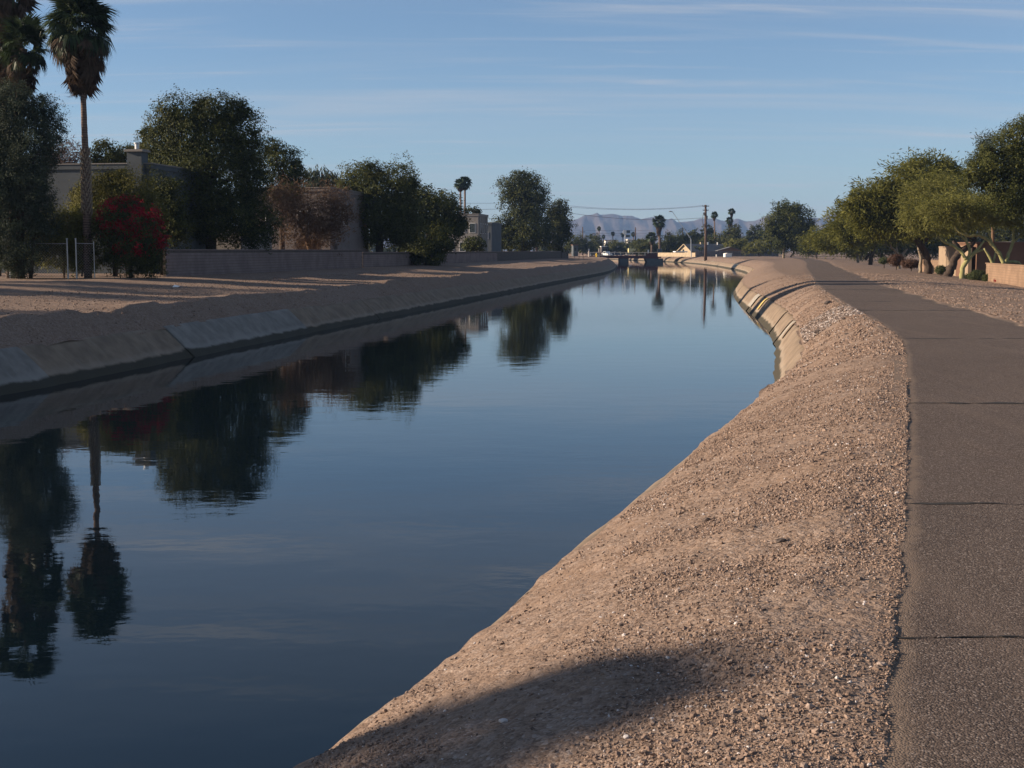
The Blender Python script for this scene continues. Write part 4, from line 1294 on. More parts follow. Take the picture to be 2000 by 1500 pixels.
tree('mesquite_tree', 'slim grey forked mesquite in front of the thick dark trunk', 'tree', 150,
     [(1780, 452, 26, 16), (1806, 455, 16, 12)], [[(1797, 530, 3.6), (1799, 505, 3), (1795, 490, 2.6), (1791, 470, 1.8)], [(1799, 497, 2.6), (1804, 488, 1.8)]], L_MESQ, BARKL, 'feather', 1.0, group=G_R, auto=False)
tree('mesquite_tree', 'mesquite with a dark trunk amid the row of pale trunks', 'tree', 215, [(1640, 460, 32, 26), (1690, 455, 40, 30), (1610, 470, 22, 18)], [[(1700, 508, 4.5), (1705, 488, 4), (1712, 474, 3)], [(1690, 507, 3), (1698, 495, 2.5)]], L_MESQ, BARKD, 'feather', 1.2, size=.9, group=G_R)
tree('mesquite_tree', 'olive mesquite with splayed pale trunks where the path crests', 'tree', 250, [(1650, 470, 40, 24), (1600, 468, 30, 20), (1680, 475, 30, 20)], [[(1676, 507, 2.6), (1673, 492, 2.2), (1670, 482, 1.4)], [(1681, 507, 2.6), (1685, 494, 2), (1690, 484, 1.4)]], L_MESQ, BARKL, 'feather', 1.2, size=.85, group=G_R)
tree('mesquite_tree', 'farthest rounded mesquite just right of the round dark tree', 'tree', 330, [(1590, 475, 24, 18), (1620, 470, 30, 20), (1640, 452, 22, 14), (1575, 488, 14, 10)], [[(1595, 502, 2), (1594, 488, 1.6)]], L_OLIVE, BARKL, 'feather', 1.3, size=.8, group=G_R)
tree('mesquite_tree', 'dim mesquite standing behind the splayed pale trunks', 'tree', 290, [(1700, 468, 50, 26), (1660, 455, 34, 18), (1750, 470, 50, 26), (1800, 470, 50, 30), (1850, 470, 50, 30), (1910, 465, 60, 34), (1980, 465, 60, 40)], [[(1720, 506, 3), (1722, 480, 2.4)]], L_OLIVE, BARKD, 'feather', 1.1, size=.85, group=G_R)
tree('round_tree', 'round dark green tree standing alone at the crest of the path', 'tree', 345,
     [(1530, 440, 36, 38), (1552, 430, 34, 32), (1540, 412, 28, 18), (1518, 460, 26, 28), (1560, 458, 30, 28), (1540, 472, 36, 18), (1508, 448, 14, 22), (1582, 442, 10, 14)],
     [[(1531, 503, 2.4), (1531, 490, 2.2), (1536, 474, 1.8)], [(1544, 502, 1.8), (1550, 492, 1.6), (1548, 480, 1.2)]], L_DARK, BARKL, 'broad', 1.25, size=.85, group=G_R)

G_S = 'clipped shrubs along the tree row'
for lab, D, px, py, rx, ry, mt in (('rusty brown clipped shrub, largest of the row', 165, 1751, 508, 14, 10, L_RUST), ('low rusty clipped hedge next to the dark leaning trunk', 160, 1780, 515, 17, 7, L_RUST), ('small green clipped shrub at the far end of the row', 172, 1727, 509, 10, 5, L_HEDGE),
                                    ('green clipped ball at the foot of the short block wall', 136, 1838, 527, 10, 7, L_HEDGE), ('broad green clipped shrub before the brown house', 120, 1909, 539, 16, 9, L_HEDGE), ('green clipped shrub touching the tan block wall', 116, 1928, 543, 9, 7, L_HEDGE),
                                    ('flat dark shrub at the forked palo verde foot', 126, 1888, 541, 8, 4, L_HEDGE)):
    tree('clipped_shrub', lab, 'shrub', D, [(px, py, rx, ry)], [[(px, py + ry, 1), (px, py, .8)]], mt, BARKD, 'fine', 5.0, size=.7, group=G_S, auto=False, hollow=.85, lump=.06, clump=5, crown='foliage')
for lab, px, py in (('red flowering plant at the foot of the arching palo verde', 1968, 552), ('second red flowering plant against the tan block wall', 1949, 547)):
    tree('flower_plant', lab, 'plant', 111.5, [(px, py, 7, 4)], [[(px, py + 4, .8), (px, py, .6)]], L_RED, BARKD, 'fine', 1.0, group='red flowers by the wall', auto=False, crown='blossom')

# ------------------------------------------------------------------ bridge at the far end
BY = 470.0
bridge = thing('road_bridge', (38, BY, 0), 'low maroon road bridge with pale railing posts across the canal', 'bridge')
bx0, bx1 = P(1150, 500, BY)[0], P(1286, 500, BY)[0]
BZ = 2.25
MB().box(((bx0 + bx1) / 2, BY + 4, BZ - .2), (bx1 - bx0, 8, .4)).build('deck', PALEST, bridge)
MB().box(((bx0 + bx1) / 2, BY - .12, BZ - .40), (bx1 - bx0, .3, .95)).build('girder', MAROON, bridge)
MB().box(((bx0 + bx1) / 2, BY + 8.1, BZ - .40), (bx1 - bx0, .3, .95)).build('girder', MAROON, bridge)
xp0, xp1 = P(1211, 505, BY)[0], P(1228, 505, BY)[0]
MB().box(((xp0 + xp1) / 2, BY + 4, .2), (xp1 - xp0, 7.6, 3.2)).build('pier', GREYST, bridge)
xq0, xq1 = P(1261, 505, BY)[0], P(1290, 505, BY)[0]
m = MB()
v = np.array([(xq0 + 1.2, BY, -1.5), (xq1 + 1, BY, -1.5), (xq1 + 1, BY, 1.35), (xq0, BY, 1.35)])
m.add(np.concatenate([v, v + np.array([0, 7.6, 0])]), [(0, 1, 2, 3), (7, 6, 5, 4), (0, 4, 5, 1), (1, 5, 6, 2), (2, 6, 7, 3), (3, 7, 4, 0)]).build('abutment', GREYST, bridge)
MB().box((bx0 - 1, BY + 4, .4), (4, 7.6, 3)).build('abutment', GREYST, bridge)
MB().tube(np.array([(bx0, BY - .1, BZ + 1.22), (bx1, BY - .1, BZ + 1.22)]), .06, 6).build('top_rail', RAILP, bridge)
MB().tube(np.array([(bx0, BY - .1, BZ + .62), (bx1, BY - .1, BZ + .62)]), .035, 6).build('mid_rail', DARKM, bridge)
MB().tube(np.array([(bx0, BY + 8, BZ + 1.22), (bx1, BY + 8, BZ + 1.22)]), .06, 6).build('top_rail', RAILP, bridge)
pm = MB().box((0, 0, .55), (.22, .2, 1.25)).mesh('rail_post'); pm.materials.append(RAILP)
for x in np.arange(bx0 + .4, bx1 - .5, 2.15):
    place('rail_post', pm, bridge, (x - 38, -.1, BZ + .08))
bm_ = MB().box((0, 0, .5), (.07, .07, 1.0)).mesh('baluster'); bm_.materials.append(DARKM)
for x in np.arange(bx0 + .4, bx1 - .5, 0.72):
    place('baluster', bm_, bridge, (x - 38, -.1, BZ + .12))
MB().box((bx1 + .3, BY - .1, BZ + .5), (1.4, .5, 2.4)).build('end_post', MAROON, bridge)
MB().box((bx1 - 2.2, BY - .15, BZ + .45), (4.2, .12, 1.0)).build('end_panel', MAROON, bridge)
rd = MB().box((bx0 - 40, BY + 4, 2.12), (80, 8, .1)).build('road', ASPH); tag(rd, kind='structure')
rd = MB().box((bx1 + 40, BY + 4, 2.12), (78, 8, .1)).build('road', ASPH); tag(rd, kind='structure')


def car(label, x, yv, z, yaw, mat, L=4.4, W=1.8, H=1.45, van=False):
    root = thing('parked_car' if not van else 'parked_van', (x, yv, z), label, 'car' if not van else 'van', 'vehicles by the bridge')
    root.rotation_euler = (0, 0, yaw)
    if van: side = [(-L / 2, .35), (L / 2, .35), (L / 2, .95), (L * .42, 1.15), (L * .32, H - .05), (-L * .46, H), (-L / 2, H - .1)]
    else: side = [(-L / 2, .35), (L / 2, .32), (L / 2, .72), (L * .44, .82), (L * .22, .92), (L * .08, H), (-L * .22, H), (-L * .40, .98), (-L / 2, .92)]
    def prism(pts, w, name, m_, par, zoff=0):
        n = len(pts)
        V = np.array([(a, -w / 2, b) for a, b in pts] + [(a, w / 2, b) for a, b in pts])
        mb = MB().add(V, [tuple(range(n)), tuple(range(2 * n - 1, n - 1, -1))] + [(i, n + i, n + (i + 1) % n, (i + 1) % n) for i in range(n)])
        ORG['_tmp'] = (0, 0, 0)
        return mb.build(name, m_, par, org=(0, 0, 0))
    body = prism(side, W, 'body', mat, root)
    if van: prism([(L * .05, 1.15), (L * .385, 1.15), (L * .32, H - .2), (L * .05, H - .2)], W + .02, 'window', GLASS, root)
    else: prism([(-L * .34, 1.0), (L * .17, .98), (L * .065, H - .08), (-L * .20, H - .08)], W + .02, 'window', GLASS, root)
    for sx_ in (-1, 1):
        for sy_ in (-1, 1):
            c_ = np.array((sx_ * L * .31, sy_ * (W / 2 - .1), .32))
            w_ = MB().tube(np.array([c_ - (0, .1, 0), c_ + (0, .1, 0)]), .32, 14).build('wheel', TYRE, root, org=(0, 0, 0))
            MB().tube(np.array([c_ - (0, .11, 0), c_ + (0, .11, 0)]), .19, 10).build('rim', METAL, w_, org=(0, 0, 0))
    for sy_ in (-1, 1):
        MB().box((L / 2, sy_ * W * .36, .68), (.06, .34, .16)).build('headlight', WHITEW, root, org=(0, 0, 0))
        MB().box((-L / 2, sy_ * W * .38, .78), (.06, .26, .16)).build('tail_light', MAROON, root, org=(0, 0, 0))
    return root


cz = 2.17
car('white car with its bright side towards the bridge railing', P(1184, 498, 480)[0], 476, cz, math.radians(-60), CARW, H=1.6)
car('dark red car between the white car and the black car', P(1172, 498, 486)[0], 479, cz, math.radians(-35), CARR)
car('black car nearest the rail fence', P(1158, 498, 490)[0], 478, cz, math.radians(-20), CARD)
car('dark blue car on the bridge behind the railing', P(1200, 498, 486)[0], 475.5, cz, math.radians(0), CARB, L=4.8)
car('cream yellow van parked beyond the bridge', P(1240, 490, 540)[0], 540, 2.9, math.radians(5), VANY, L=5.4, W=2.0, H=2.1, van=True)

# rail fence at the end of the block wall
rf = thing('rail_fence', (*P(1126, 502, 330)[:2], 2.2), 'open steel rail fence past the end of the block wall', 'fence')
for px in (1113, 1122, 1131, 1139):
    p = P(px, 503, 330); MB().tube(np.array([(p[0], 330, 1.9), (p[0], 330, 3.35)]), .06, 6).build('post', DARKM, rf)
for z in (3.3, 2.75):
    MB().tube(np.array([(P(1112, 500, 330)[0], 330, z), (P(1140, 500, 330)[0], 330, z)]), .04, 6).build('rail', DARKM, rf)

# small roadside things
def post(name, label, cat, px, y0, y1, D, rpx, mat, zb=None):
    a, b = P(px, y1, D), P(px, y0, D)
    zb = float(gz(a[0], D)) if zb is None else zb
    o = thing(name, (a[0], D, zb), label, cat)
    MB().tube(np.array([(a[0], D, zb - .1), (a[0], D, b[2])]), rpx * D / F, 8).build('post', mat, o)
    return o


hy = thing('fire_hydrant', (*P(1165, 494, 445)[:2], 2.0), 'yellow hydrant beside the cars left of the bridge', 'hydrant')
hx = P(1165, 494, 445)[0]
MB().tube(np.array([(hx, 445, 1.9), (hx, 445, 3.0), (hx, 445, 3.15), (hx, 445, 3.35)]), [.22, .22, .28, .08], 10).build('barrel', YEL2, hy)
MB().tube(np.array([(hx - .42, 445, 2.75), (hx + .42, 445, 2.75)]), .12, 8).build('outlet', YEL2, hy)
o = post('sign_post', 'grey post left of the yellow hydrant', 'post', 1150, 486, 500, 450, 1.0, RAILP, 2.0); MB().box((P(1150, 488, 450)[0], 449.8, P(1150, 488, 450)[2]), (.5, .05, .6)).build('sign_plate', METAL, o)
post('bollard', 'pale post right of the yellow hydrant', 'post', 1170, 485, 497, 450, .8, RAILP, 2.0)
o = post('sign_post', 'small white sign behind the bridge railing', 'sign', 1266, 488, 496, 485, .8, METAL, 2.2); MB().box((P(1266, 491, 485)[0], 484.8, P(1266, 491, 485)[2]), (.5, .05, .9)).build('sign_plate', WHITEW, o)
o = post('sign_post', 'square grey sign back at the bridge end post', 'sign', 1288, 486, 500, 462, .6, METAL, 2.2)
pp_ = P(1288.5, 490, 462); MB().box((pp_[0], 461.8, pp_[2]), (1.5, .06, 1.3)).build('sign_plate', GREYST, o); MB().box((pp_[0], 461.84, pp_[2]), (1.62, .05, 1.42)).build('sign_frame', METAL, o)

# wooden fences, utility box
fw = thing('board_fence', (*P(1320, 500, 452)[:2], 2.2), 'sunlit bleached board fence at the end of the bridge', 'fence')
fa, fb = np.array(P(1285, 500, 462)[:2]), np.array(P(1358, 500, 440)[:2])
for k in range(12):
    p = fa + (fb - fa) * (k + .5) / 12; L_ = np.linalg.norm(fb - fa) / 12
    MB().box((*p, 2.75), (L_ - .05, .08, 1.35), math.atan2(*(fb - fa)[::-1])).build('board', FENCEW, fw)
MB().box((*((fa + fb) / 2 + np.array([.1, .12])), 2.7), (np.linalg.norm(fb - fa), .1, .12), math.atan2(*(fb - fa)[::-1])).build('rail', FENCEW, fw)
fd = thing('board_fence', (*P(1400, 502, 440)[:2], 2.2), 'dark shaded board fence behind the utility pole', 'fence')
fa, fb = np.array(P(1359, 500, 440)[:2]), np.array(P(1520, 500, 470)[:2])
nb_ = 40
for k in range(nb_):
    p = fa + (fb - fa) * (k + .5) / nb_; L_ = np.linalg.norm(fb - fa) / nb_
    MB().box((*p, 2.95 + .03 * (k % 3)), (L_ - .06, .08, 1.9), math.atan2(*(fb - fa)[::-1])).build('board', FENCED, fd)
MB().box((*((fa + fb) / 2 + np.array([-.05, .14])), 3.2), (np.linalg.norm(fb - fa), .1, .12), math.atan2(*(fb - fa)[::-1])).build('rail', FENCED, fd)
ub = thing('utility_box', (*P(1421, 501, 415)[:2], 2.05), 'white utility cabinet in front of the dark board fence', 'utility box')
p = P(1421, 500, 415)
MB().box((p[0], 415, 2.65), (2.3, 1.2, 1.2), .35).build('cabinet', WHITEW, ub)
MB().box((p[0] + .35, 415, 3.28), (1.9, 1.3, .12), .35).build('lid', WHITEW, ub)
post('bollard', 'short white marker post near the utility pole', 'post', 1399, 497, 503, 405, .8, WHITEW)

# house with grey roof
hs = thing('gabled_house', (*P(1341, 500, 470)[:2], 2.2), 'cream gabled house with a long grey shingle roof by the utility pole', 'house')
hp = np.array(P(1338, 500, 468)[:2]); hu = np.array([.87, .49]); hv = np.array([.49, -.87]); hL, hW, ze, zr_ = 19.5, 7.2, 4.05, 6.35


def hpt(u, v, z): q_ = hp + hu * u + hv * v; return (q_[0], q_[1], z)


def slab(pts, th, name, mat, root):
    pts = np.array(pts, float); n_ = np.cross(pts[1] - pts[0], pts[2] - pts[0]); n_ /= np.linalg.norm(n_)
    if n_[2] < 0: n_ = -n_
    V = np.concatenate([pts, pts + n_ * th]); k = len(pts)
    return MB().add(V, [tuple(range(k))[::-1], tuple(range(k, 2 * k))] + [(i, (i + 1) % k, k + (i + 1) % k, k + i) for i in range(k)]).build(name, mat, root)


m = MB()
A = [hpt(0, -hW / 2, 2), hpt(0, hW / 2, 2), hpt(0, hW / 2, ze), hpt(0, 0, zr_ - .05), hpt(0, -hW / 2, ze)]
B = [hpt(hL, -hW / 2, 2), hpt(hL, hW / 2, 2), hpt(hL, hW / 2, ze), hpt(hL, 0, zr_ - .05), hpt(hL, -hW / 2, ze)]
m.add(np.array(A + B), [(0, 1, 2, 3, 4), (9, 8, 7, 6, 5), (1, 6, 7, 2), (5, 0, 4, 9)]).build('wall', CREAM, hs)
ov = .7
for sgn in (1, -1):
    slab([hpt(-ov, 0, zr_), hpt(hL + ov, 0, zr_), hpt(hL + ov, sgn * (hW / 2 + ov), ze - .35), hpt(-ov, sgn * (hW / 2 + ov), ze - .35)], .14, 'roof', SHINGLE, hs)
    slab([hpt(-ov - .06, 0, zr_ - .1), hpt(-ov, 0, zr_ - .1), hpt(-ov, sgn * (hW / 2 + ov), ze - .5), hpt(-ov - .06, sgn * (hW / 2 + ov), ze - .5)], .25, 'fascia', CREAM, hs)
m = MB(); q_ = hpt(-.05, -1.0, 4.1); MB().box(q_, (.9, .08, .9), math.atan2(hv[1], hv[0])).build('window', GLASS, hs)
for (u, v, w_, n__) in ((9.5, .4, .45, 'vent'), (6.8, .2, .7, 'chimney'), (13.5, .9, .3, 'vent')):
    q_ = hpt(u, v, zr_ + .25); MB().box(q_, (w_, w_, .9), .3).build(n__, WHITEW if n__ == 'vent' else CREAM, hs)
# low porch gable towards the path
pg = thing('garden_shed', (*P(1428, 500, 462)[:2], 2.2), 'low gabled shed roof behind the dark board fence', 'shed')
sp = np.array(P(1428, 500, 458)[:2])
for sgn in (1, -1):
    slab([(sp[0], sp[1], 5.3), (sp[0], sp[1] + 6, 5.3), (sp[0] + sgn * 4.6, sp[1] + 6, 4.0), (sp[0] + sgn * 4.6, sp[1], 4.0)], .14, 'roof', SHINGLE, pg)
MB().add(np.array([(sp[0] - 4, sp[1] + .3, 2), (sp[0] + 4, sp[1] + .3, 2), (sp[0] + 4, sp[1] + .3, 4.05), (sp[0], sp[1] + .3, 5.2), (sp[0] - 4, sp[1] + .3, 4.05)]), [(0, 1, 2, 3, 4)]).box((sp[0], sp[1] + 3, 3), (7.6, 5, 2.0)).build('wall', BROWNW, pg)
# white side awning by the gable
aw = thing('carport', (*P(1322, 500, 466)[:2], 2.2), 'white edged carport beside the cream gable', 'carport')
q0, q1 = P(1318, 494, 462), P(1342, 494, 462)
MB().box(((q0[0] + q1[0]) / 2, 464, 3.75), (q1[0] - q0[0], 4, .35), .1).build('roof', WHITEW, aw)
for px in (1319, 1341):
    x0 = P(px, 500, 463)[0]; MB().box((x0, 463, 2.8), (.2, .2, 1.7)).build('post', WHITEW, aw)
MB().box(((q0[0] + q1[0]) / 2, 466, 2.9), (q1[0] - q0[0] - .6, .2, 1.5), .1).build('back_panel', CARB, aw)

# utility poles
def pole(label, px, ytop, ybase, D, rpx, arms, zb=None, name='utility_pole'):
    a, t = P(px, ybase, D), P(px, ytop, D)
    zb = float(gz(a[0], D)) if zb is None else zb
    r = thing(name, (a[0], D, zb), label, 'utility pole', 'utility poles')
    s = D / F
    MB().tube(np.array([(a[0], D, zb - .1), (a[0], D, (zb + t[2]) / 2), (t[0], D, t[2])]), np.array([rpx * 1.2, rpx, rpx * .75]) * s, 8).build('mast', POLEW, r, smooth_=True)
    for yy, hw in arms:
        q = P(px, yy, D)
        MB().box((q[0], D - rpx * s * .9, q[2]), (hw * 2 * s, .12, .16), .25).build('crossarm', POLEW, r)
        for sx_ in (-.85, -.4, .4, .85):
            cx_ = q[0] + sx_ * hw * s
            MB().tube(np.array([(cx_, D - rpx * s * .9 + sx_ * hw * s * .25, q[2] + .08), (cx_, D - rpx * s * .9 + sx_ * hw * s * .25, q[2] + .38)]), [.07, .05], 6).build('insulator', GREYST, r)
    return r


mp = pole('tall brown utility pole with equipment standing on the far bank', 1378, 400, 503, 400, 2.6, [(403, 7), (411, 6)])
s_ = 400 / F
for (dx, yy, w_, h_) in ((-2.8, 418, 2.2, 6), (3, 425, 2.4, 7), (-3, 440, 2, 6), (2.4, 448, 1.5, 5)):
    q = P(1378 + dx, yy, 399.6); MB().tube(np.array([(q[0], 399.6, q[2] - h_ * s_ / 2), (q[0], 399.6, q[2] + h_ * s_ / 2)]), w_ * s_ * .5, 8).build('transformer', GREYST, mp)
MB().tube(np.array([P(1374, 415, 399.5), P(1371.5, 428, 399.5), P(1374, 450, 399.5)]), .07, 6).build('cable_loop', WIREM, mp)
pole('wooden pole hidden in the tall mushroom headed tree', 1048, 392, 500, 392, 2.2, [(395, 8)], 2.2)
pole('thin far pole nearest the end of the block wall', 1138, 443, 492, 620, 1.1, [(453, 5)], 2.0)
pole('dark far pole beside the tall thin palm', 1160, 455, 490, 640, .9, [(457, 3)], 2.0)
pole('second dark far pole, right of its twin', 1166, 453, 490, 660, .9, [(456, 3)], 2.0)
pole('far pole rising beside the paired palms near the big palm', 1241, 444, 480, 640, 1.2, [], 2.0)
pole('thin far pole right of the brown utility pole', 1386, 440, 480, 560, .9, [(452, 3)], 2.0, )
pole('thin far pole left of the street lamp arm', 1333, 447, 480, 560, .9, [], 2.0)


def wire(label, pts, D0, D1, r=.035, group='power lines over the canal'):
    n = 28; t = np.linspace(0, 1, n)
    pa, pm_, pb = P(*pts[0], D0), P(*pts[1], (D0 + D1) / 2), P(*pts[2], D1)
    q = np.stack([pa + (pb - pa) * k for k in t]); sag = pm_[2] - (pa[2] + pb[2]) / 2
    q[:, 2] += sag * 4 * t * (1 - t)
    o = MB().tube(q, r, 4).build('power_line', WIREM); tag(o, label, 'power line', group)


wire('upper power line from brown pole to the tall tree', ((1375, 401), (1240, 408), (1048, 394)), 400, 392)
wire('power line just under the upper one, brown pole to tall tree', ((1382, 402), (1240, 409.5), (1044, 397)), 400, 392)
wire('lower cable from the brown pole to the tall tree', ((1378, 425), (1255, 427), (1048, 404)), 400, 392, .05)
wire('upper power line passing behind the twin palms', ((1046, 394), (960, 397), (840, 395)), 392, 380)
wire('lower cable passing behind the twin palms', ((1048, 404), (950, 409), (840, 409)), 392, 380, .045)
for k, (y0, y1) in enumerate(((449.5, 449), (455, 456), (459.5, 461))):
    wire('faint distant power line, %s of three before the mountains' % ('top', 'middle', 'bottom')[k], ((1100, y0 - 1), (1190, y0 + 1.0), (1290, y1)), 620, 640, .05, 'distant power lines')

# street lamp with a long slanting arm
sl = thing('street_lamp', (*P(1349, 501, 430)[:2], 2.1), 'galvanised street lamp with a long slanting arm by the gabled house', 'street lamp')
a, b, c_ = P(1350, 501, 430), P(1349.5, 467, 430), P(1313, 413, 430)
a[2] = 2.0
MB().tube(np.array([a, (a + b) / 2, b]), [.15, .13, .12], 8).build('mast', METAL, sl)
MB().tube(np.array([b, b * .5 + c_ * .5, c_]), [.11, .09, .07], 8).build('arm', METAL, sl)
MB().tube(np.array([c_ + (.1, 0, 0), c_ + (-.6, 0, .02), c_ + (-1.1, 0, -.03)]), [.08, .2, .1], 8).build('lamp_head', METAL, sl)

# ------------------------------------------------------------------ distance: palms, trees, buildings
far_palm('taller of the twin slim palms above the pale townhouse', 352, 908, 344, 470, 15, 2, 2.0, seed=41)
far_palm('shorter of the twin slim palms above the pale townhouse', 350, 899, 348, 470, 14, 3, 2.0, lean=2, seed=42)
far_palm('biggest distant palm with a long brown skirt near the bridge end', 478, 1287, 420, 497, 15, 20, 2.2, lean=2, seed=43, nf=30)
far_palm('short leafy palm below the biggest distant palm', 490, 1273, 452, 499, 13, 6, 2.0, seed=44)
far_palm('lone palm right of the brown utility pole', 520, 1395, 413, 480, 8, 6, 1.3, lean=2, seed=45)
far_palm('upper palm of the close pair above the shed', 520, 1429, 406, 480, 8, 7, 1.6, seed=46)
far_palm('lower palm of the close pair above the shed', 515, 1425, 423, 480, 9, 8, 1.6, seed=47)
far_palm('tall thin palm against the mountain slope', 640, 1170, 442, 490, 5, 2, .8, seed=48)
far_palm('small palm among far trees left of the white building', 640, 1179, 458, 490, 4.5, 1.5, .8, seed=49)
far_palm('palm rising over the white building roof', 640, 1197, 452, 490, 5, 2, .8, seed=50)
far_palm('palm beside the tall white sign', 640, 1216.5, 454, 485, 5, 2, .8, seed=51)
far_palm('palm touching the far pole right of the white sign', 650, 1237, 453, 485, 5, 2, .9, seed=52)
far_palm('bushy palm left of the tall thin palm', 660, 1155, 457, 490, 5, 0, .8, seed=53)

G_D = 'distant trees beyond the bridge'
DT = [('rounded far tree left of the bridge road', 560, [(1128, 474, 20, 14), (1145, 478, 16, 12), (1118, 482, 12, 10)], L_OLIVE),
      ('dark far tree behind the black car', 575, [(1150, 482, 12, 10), (1140, 486, 14, 8)], L_DARK),
      ('far tree under the tall thin palm', 600, [(1163, 474, 12, 14), (1174, 482, 14, 10), (1158, 484, 10, 8)], L_OLIVE),
      ('olive far tree under the white sign', 560, [(1205, 480, 16, 12), (1222, 484, 14, 10), (1192, 486, 12, 8)], L_OLIVE),
      ('far tree right of the white sign', 545, [(1243, 478, 14, 12), (1256, 480, 16, 14), (1236, 488, 10, 8)], L_OLIVE),
      ('bushy tree at the foot of the short leafy palm', 500, [(1262, 484, 16, 14), (1278, 486, 12, 12), (1250, 488, 12, 10)], L_OLIVE),
      ('dark tree right of the biggest distant palm', 495, [(1305, 474, 16, 18), (1318, 478, 14, 18), (1298, 484, 10, 12)], L_DARK),
      ('dark tree behind the street lamp', 520, [(1330, 472, 14, 20), (1343, 470, 12, 16), (1325, 484, 12, 10)], L_DARK),
      ('twin headed dark tree left of the brown pole', 530, [(1352, 460, 9, 14), (1365, 462, 9, 12), (1358, 474, 16, 12)], L_DARK),
      ('airy tree behind the brown utility pole', 540, [(1386, 452, 11, 12), (1392, 462, 8, 10), (1380, 465, 8, 8)], L_GREY),
      ('low olive tree behind the grey shingle roof', 520, [(1385, 474, 22, 10), (1408, 470, 16, 12), (1370, 478, 14, 8)], L_OLIVE),
      ('tall airy tree under the close pair of palms', 500, [(1434, 456, 14, 18), (1424, 466, 14, 12), (1440, 470, 16, 12)], L_OLIVE),
      ('brownish tree above the shed roof', 470, [(1440, 478, 20, 12), (1455, 482, 16, 12), (1425, 480, 12, 8)], L_MESQ),
      ('pale airy tree left of the round dark tree', 480, [(1475, 455, 16, 14), (1488, 462, 14, 14), (1466, 464, 12, 12)], L_GREY),
      ('rust tinged tree in front of the pale airy tree', 450, [(1482, 482, 22, 13), (1500, 486, 16, 10), (1466, 488, 14, 8)], L_MESQ),
      ('dark bush over the carport', 468, [(1360, 486, 10, 5), (1368, 487, 8, 4)], L_DARK)]
for lab, D, lob, mt in DT:
    cx_ = lob[0][0]
    tree('distant_tree', lab, 'tree', D, lob, [[(cx_, 499, 1.2), (cx_, lob[0][1] + 4, 1.0)]], mt, BARKD, 'broad', 1.5, size=.8, group=G_D, zbase=2.0)
# tree belt closing the view beyond the things one can tell apart
bm = MB()
gb = np.random.default_rng(77)
for px in np.arange(-400, 2500, 16):
    D = 700 + gb.uniform(-30, 60); s = D / F
    c = P(px + gb.uniform(-6, 6), 487 - gb.uniform(0, 4), D)
    c[2] = max(c[2], 3.2)
    crown_leaves(bm, c, np.array([12 * s, 8 * s, gb.uniform(6, 11) * s]), 240, 5 * s, 3 * s, 'broad', int(px) + 5000)
tag(bm.build('far_treeline', L_OLIVE), 'far off belt of trees closing the valley floor', 'trees', kind='stuff')


def far_building(label, x0, x1, yt, yb, D, mat, wins=0, roof=None):
    a, b = P(x0, yt, D), P(x1, yt, D); zb = 2.0
    r = thing('far_building', ((a[0] + b[0]) / 2, D, zb), label, 'building', 'buildings beyond the bridge')
    MB().box(((a[0] + b[0]) / 2, D + 4, (a[2] + zb) / 2), (b[0] - a[0], 8, a[2] - zb), .04).build('wall', mat, r)
    MB().box(((a[0] + b[0]) / 2, D + 4, a[2] + .12), (b[0] - a[0] + .5, 8.5, .3), .04).build('roof', roof or mat, r)
    for k in range(wins):
        xw = a[0] + (b[0] - a[0]) * (k + .5) / wins
        MB().box((xw, D - .06, a[2] - 1.5), ((b[0] - a[0]) / wins * .45, .1, 1.2), .04).build('window', GLASS, r)
    return r


far_building('white stepped building under the far palms', 1182, 1206, 470, 486, 648, WHITEW, 4, STUCCO)
far_building('tall white block right of the sign pole', 1226, 1233, 468, 484, 652, WHITEW, 1)
far_building('low shop with a white fascia near the cars', 1176, 1187, 482, 492, 560, PINKST, 2, WHITEW)
far_building('small brown house at the end of the left bank road', 1119, 1128, 479, 492, 500, GREYST, 1, BROWNW)
far_building('dark long hall beyond the bridge railing', 1232, 1262, 470, 488, 668, GREYST, 0)
sg = thing('tall_sign', (*P(1221, 500, 600)[:2], 2.0), 'tall white roadside sign on a steel pole', 'sign')
p = P(1221, 450, 600)
MB().tube(np.array([(p[0], 600, 1.9), (p[0], 600, p[2])]), .22, 8).build('mast', METAL, sg)
q = P(1221.5, 453.5, 599.6)
MB().box((q[0] - .3, 599.6, q[2]), (1.5, .4, 1.8)).build('white_panel', WHITEW, sg)
for dx, yy in ((5.5, 452.5), (5.5, 461)):
    q = P(1221 + dx, yy, 599.6); MB().box((q[0], 599.6, q[2]), (1.9, .35, 1.2)).build('green_panel', GREYST, sg)

# litter on the far berm
lp = P(343, 562, 72.0); lz = float(z_left(lp[0], 72)) + .04
lt_ = MB().add(np.array([(lp[0] - .18, 72, lz), (lp[0] + .16, 71.9, lz), (lp[0] + .2, 72.2, lz + .05), (lp[0] - .12, 72.25, lz + .12)]), [(0, 1, 2, 3)]).add(np.array([(lp[0] - .12, 72.25, lz + .12), (lp[0] + .2, 72.2, lz + .05), (lp[0] + .1, 72.4, lz)]), [(0, 1, 2)]).build('paper_scrap', WHITEW, org=(lp[0], 72, lz))
tag(lt_, 'crumpled white paper on the sunlit far berm', 'litter')

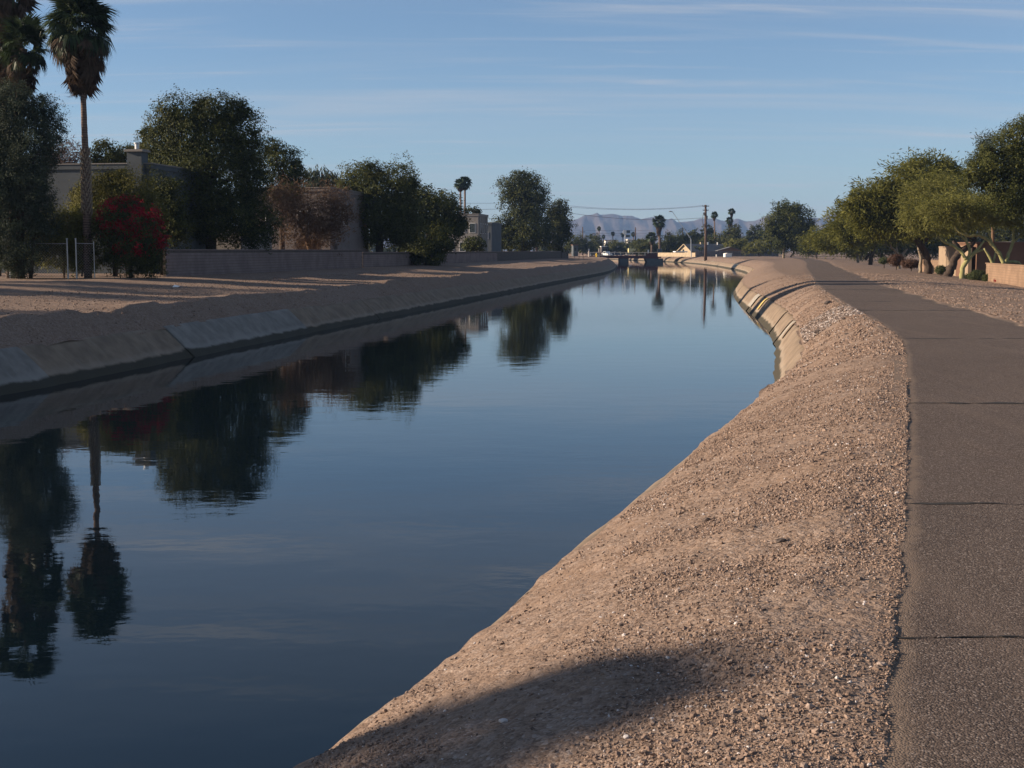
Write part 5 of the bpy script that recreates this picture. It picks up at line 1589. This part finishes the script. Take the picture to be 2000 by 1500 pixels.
# ------------------------------------------------------------------ mountains
RID = [(700, 470), (900, 455), (1040, 442), (1090, 434), (1116, 429), (1128, 426), (1143, 418), (1157, 417), (1167, 413.5), (1172, 417.5), (1184, 417), (1196, 416), (1210, 419), (1232, 420), (1246, 424), (1251, 427), (1258, 425), (1277, 422), (1290, 424), (1302, 427.6),
       (1311, 425), (1322, 432), (1347, 430.6), (1357, 429), (1369, 424.6), (1383, 425), (1400, 424), (1410, 429), (1424, 430), (1441, 424.6), (1456, 430.6), (1472, 430), (1486, 424), (1500, 419), (1530, 416), (1574, 423), (1605, 425), (1626, 416), (1640, 411), (1680, 398), (1730, 396), (1790, 410), (1860, 425), (1950, 436), (2150, 455), (2400, 470)]
MD = 6000.0
px = np.arange(600, 2500, 3.0)
rz = np.interp(px, [r[0] for r in RID], [r[1] for r in RID])
crest = np.array([P(a, b, MD)[2] for a, b in zip(px, rz)])
xs = np.array([P(a, 480, MD)[0] for a in px])
vv = np.linspace(0, 1, 34)
V = np.zeros((34, len(px), 3))
for k, v_ in enumerate(vv):
    f = v_ / .6 if v_ < .6 else 1 - (v_ - .6) / .4
    gul = fbm(xs / 120, xs * 0 + v_ * 2.5, 4, 91)
    rd_ = np.abs(fbm(xs / 70, xs * 0 + v_ * 1.2, 3, 95))
    V[k, :, 0] = xs; V[k, :, 1] = MD + (v_ - .6) * 900 + gul * 60 * math.sin(math.pi * v_)
    V[k, :, 2] = -2 + (crest + 2) * np.clip(f, 0, 1) ** 1.25 * (1 - 0.30 * rd_ * (1 - f) * 4 * f)
mo = MB().grid(V).build('mountains', MOUNT, smooth_=True); tag(mo, kind='structure')

# ------------------------------------------------------------------ air
hb = MB().box((0, 3400, 125), (15000, 7200, 256))
hm = bpy.data.materials.new('haze_air'); hm.use_nodes = True
hn = hm.node_tree.nodes; hn.clear()
ho = hn.new('ShaderNodeOutputMaterial'); pv = hn.new('ShaderNodeVolumePrincipled')
pv.inputs['Color'].default_value = (0.30, 0.47, 0.80, 1); pv.inputs['Density'].default_value = 0.00011; pv.inputs['Anisotropy'].default_value = 0.0
hm.node_tree.links.new(pv.outputs[0], ho.inputs['Volume'])
haze = hb.build('haze', hm)
tag(haze, kind='stuff')
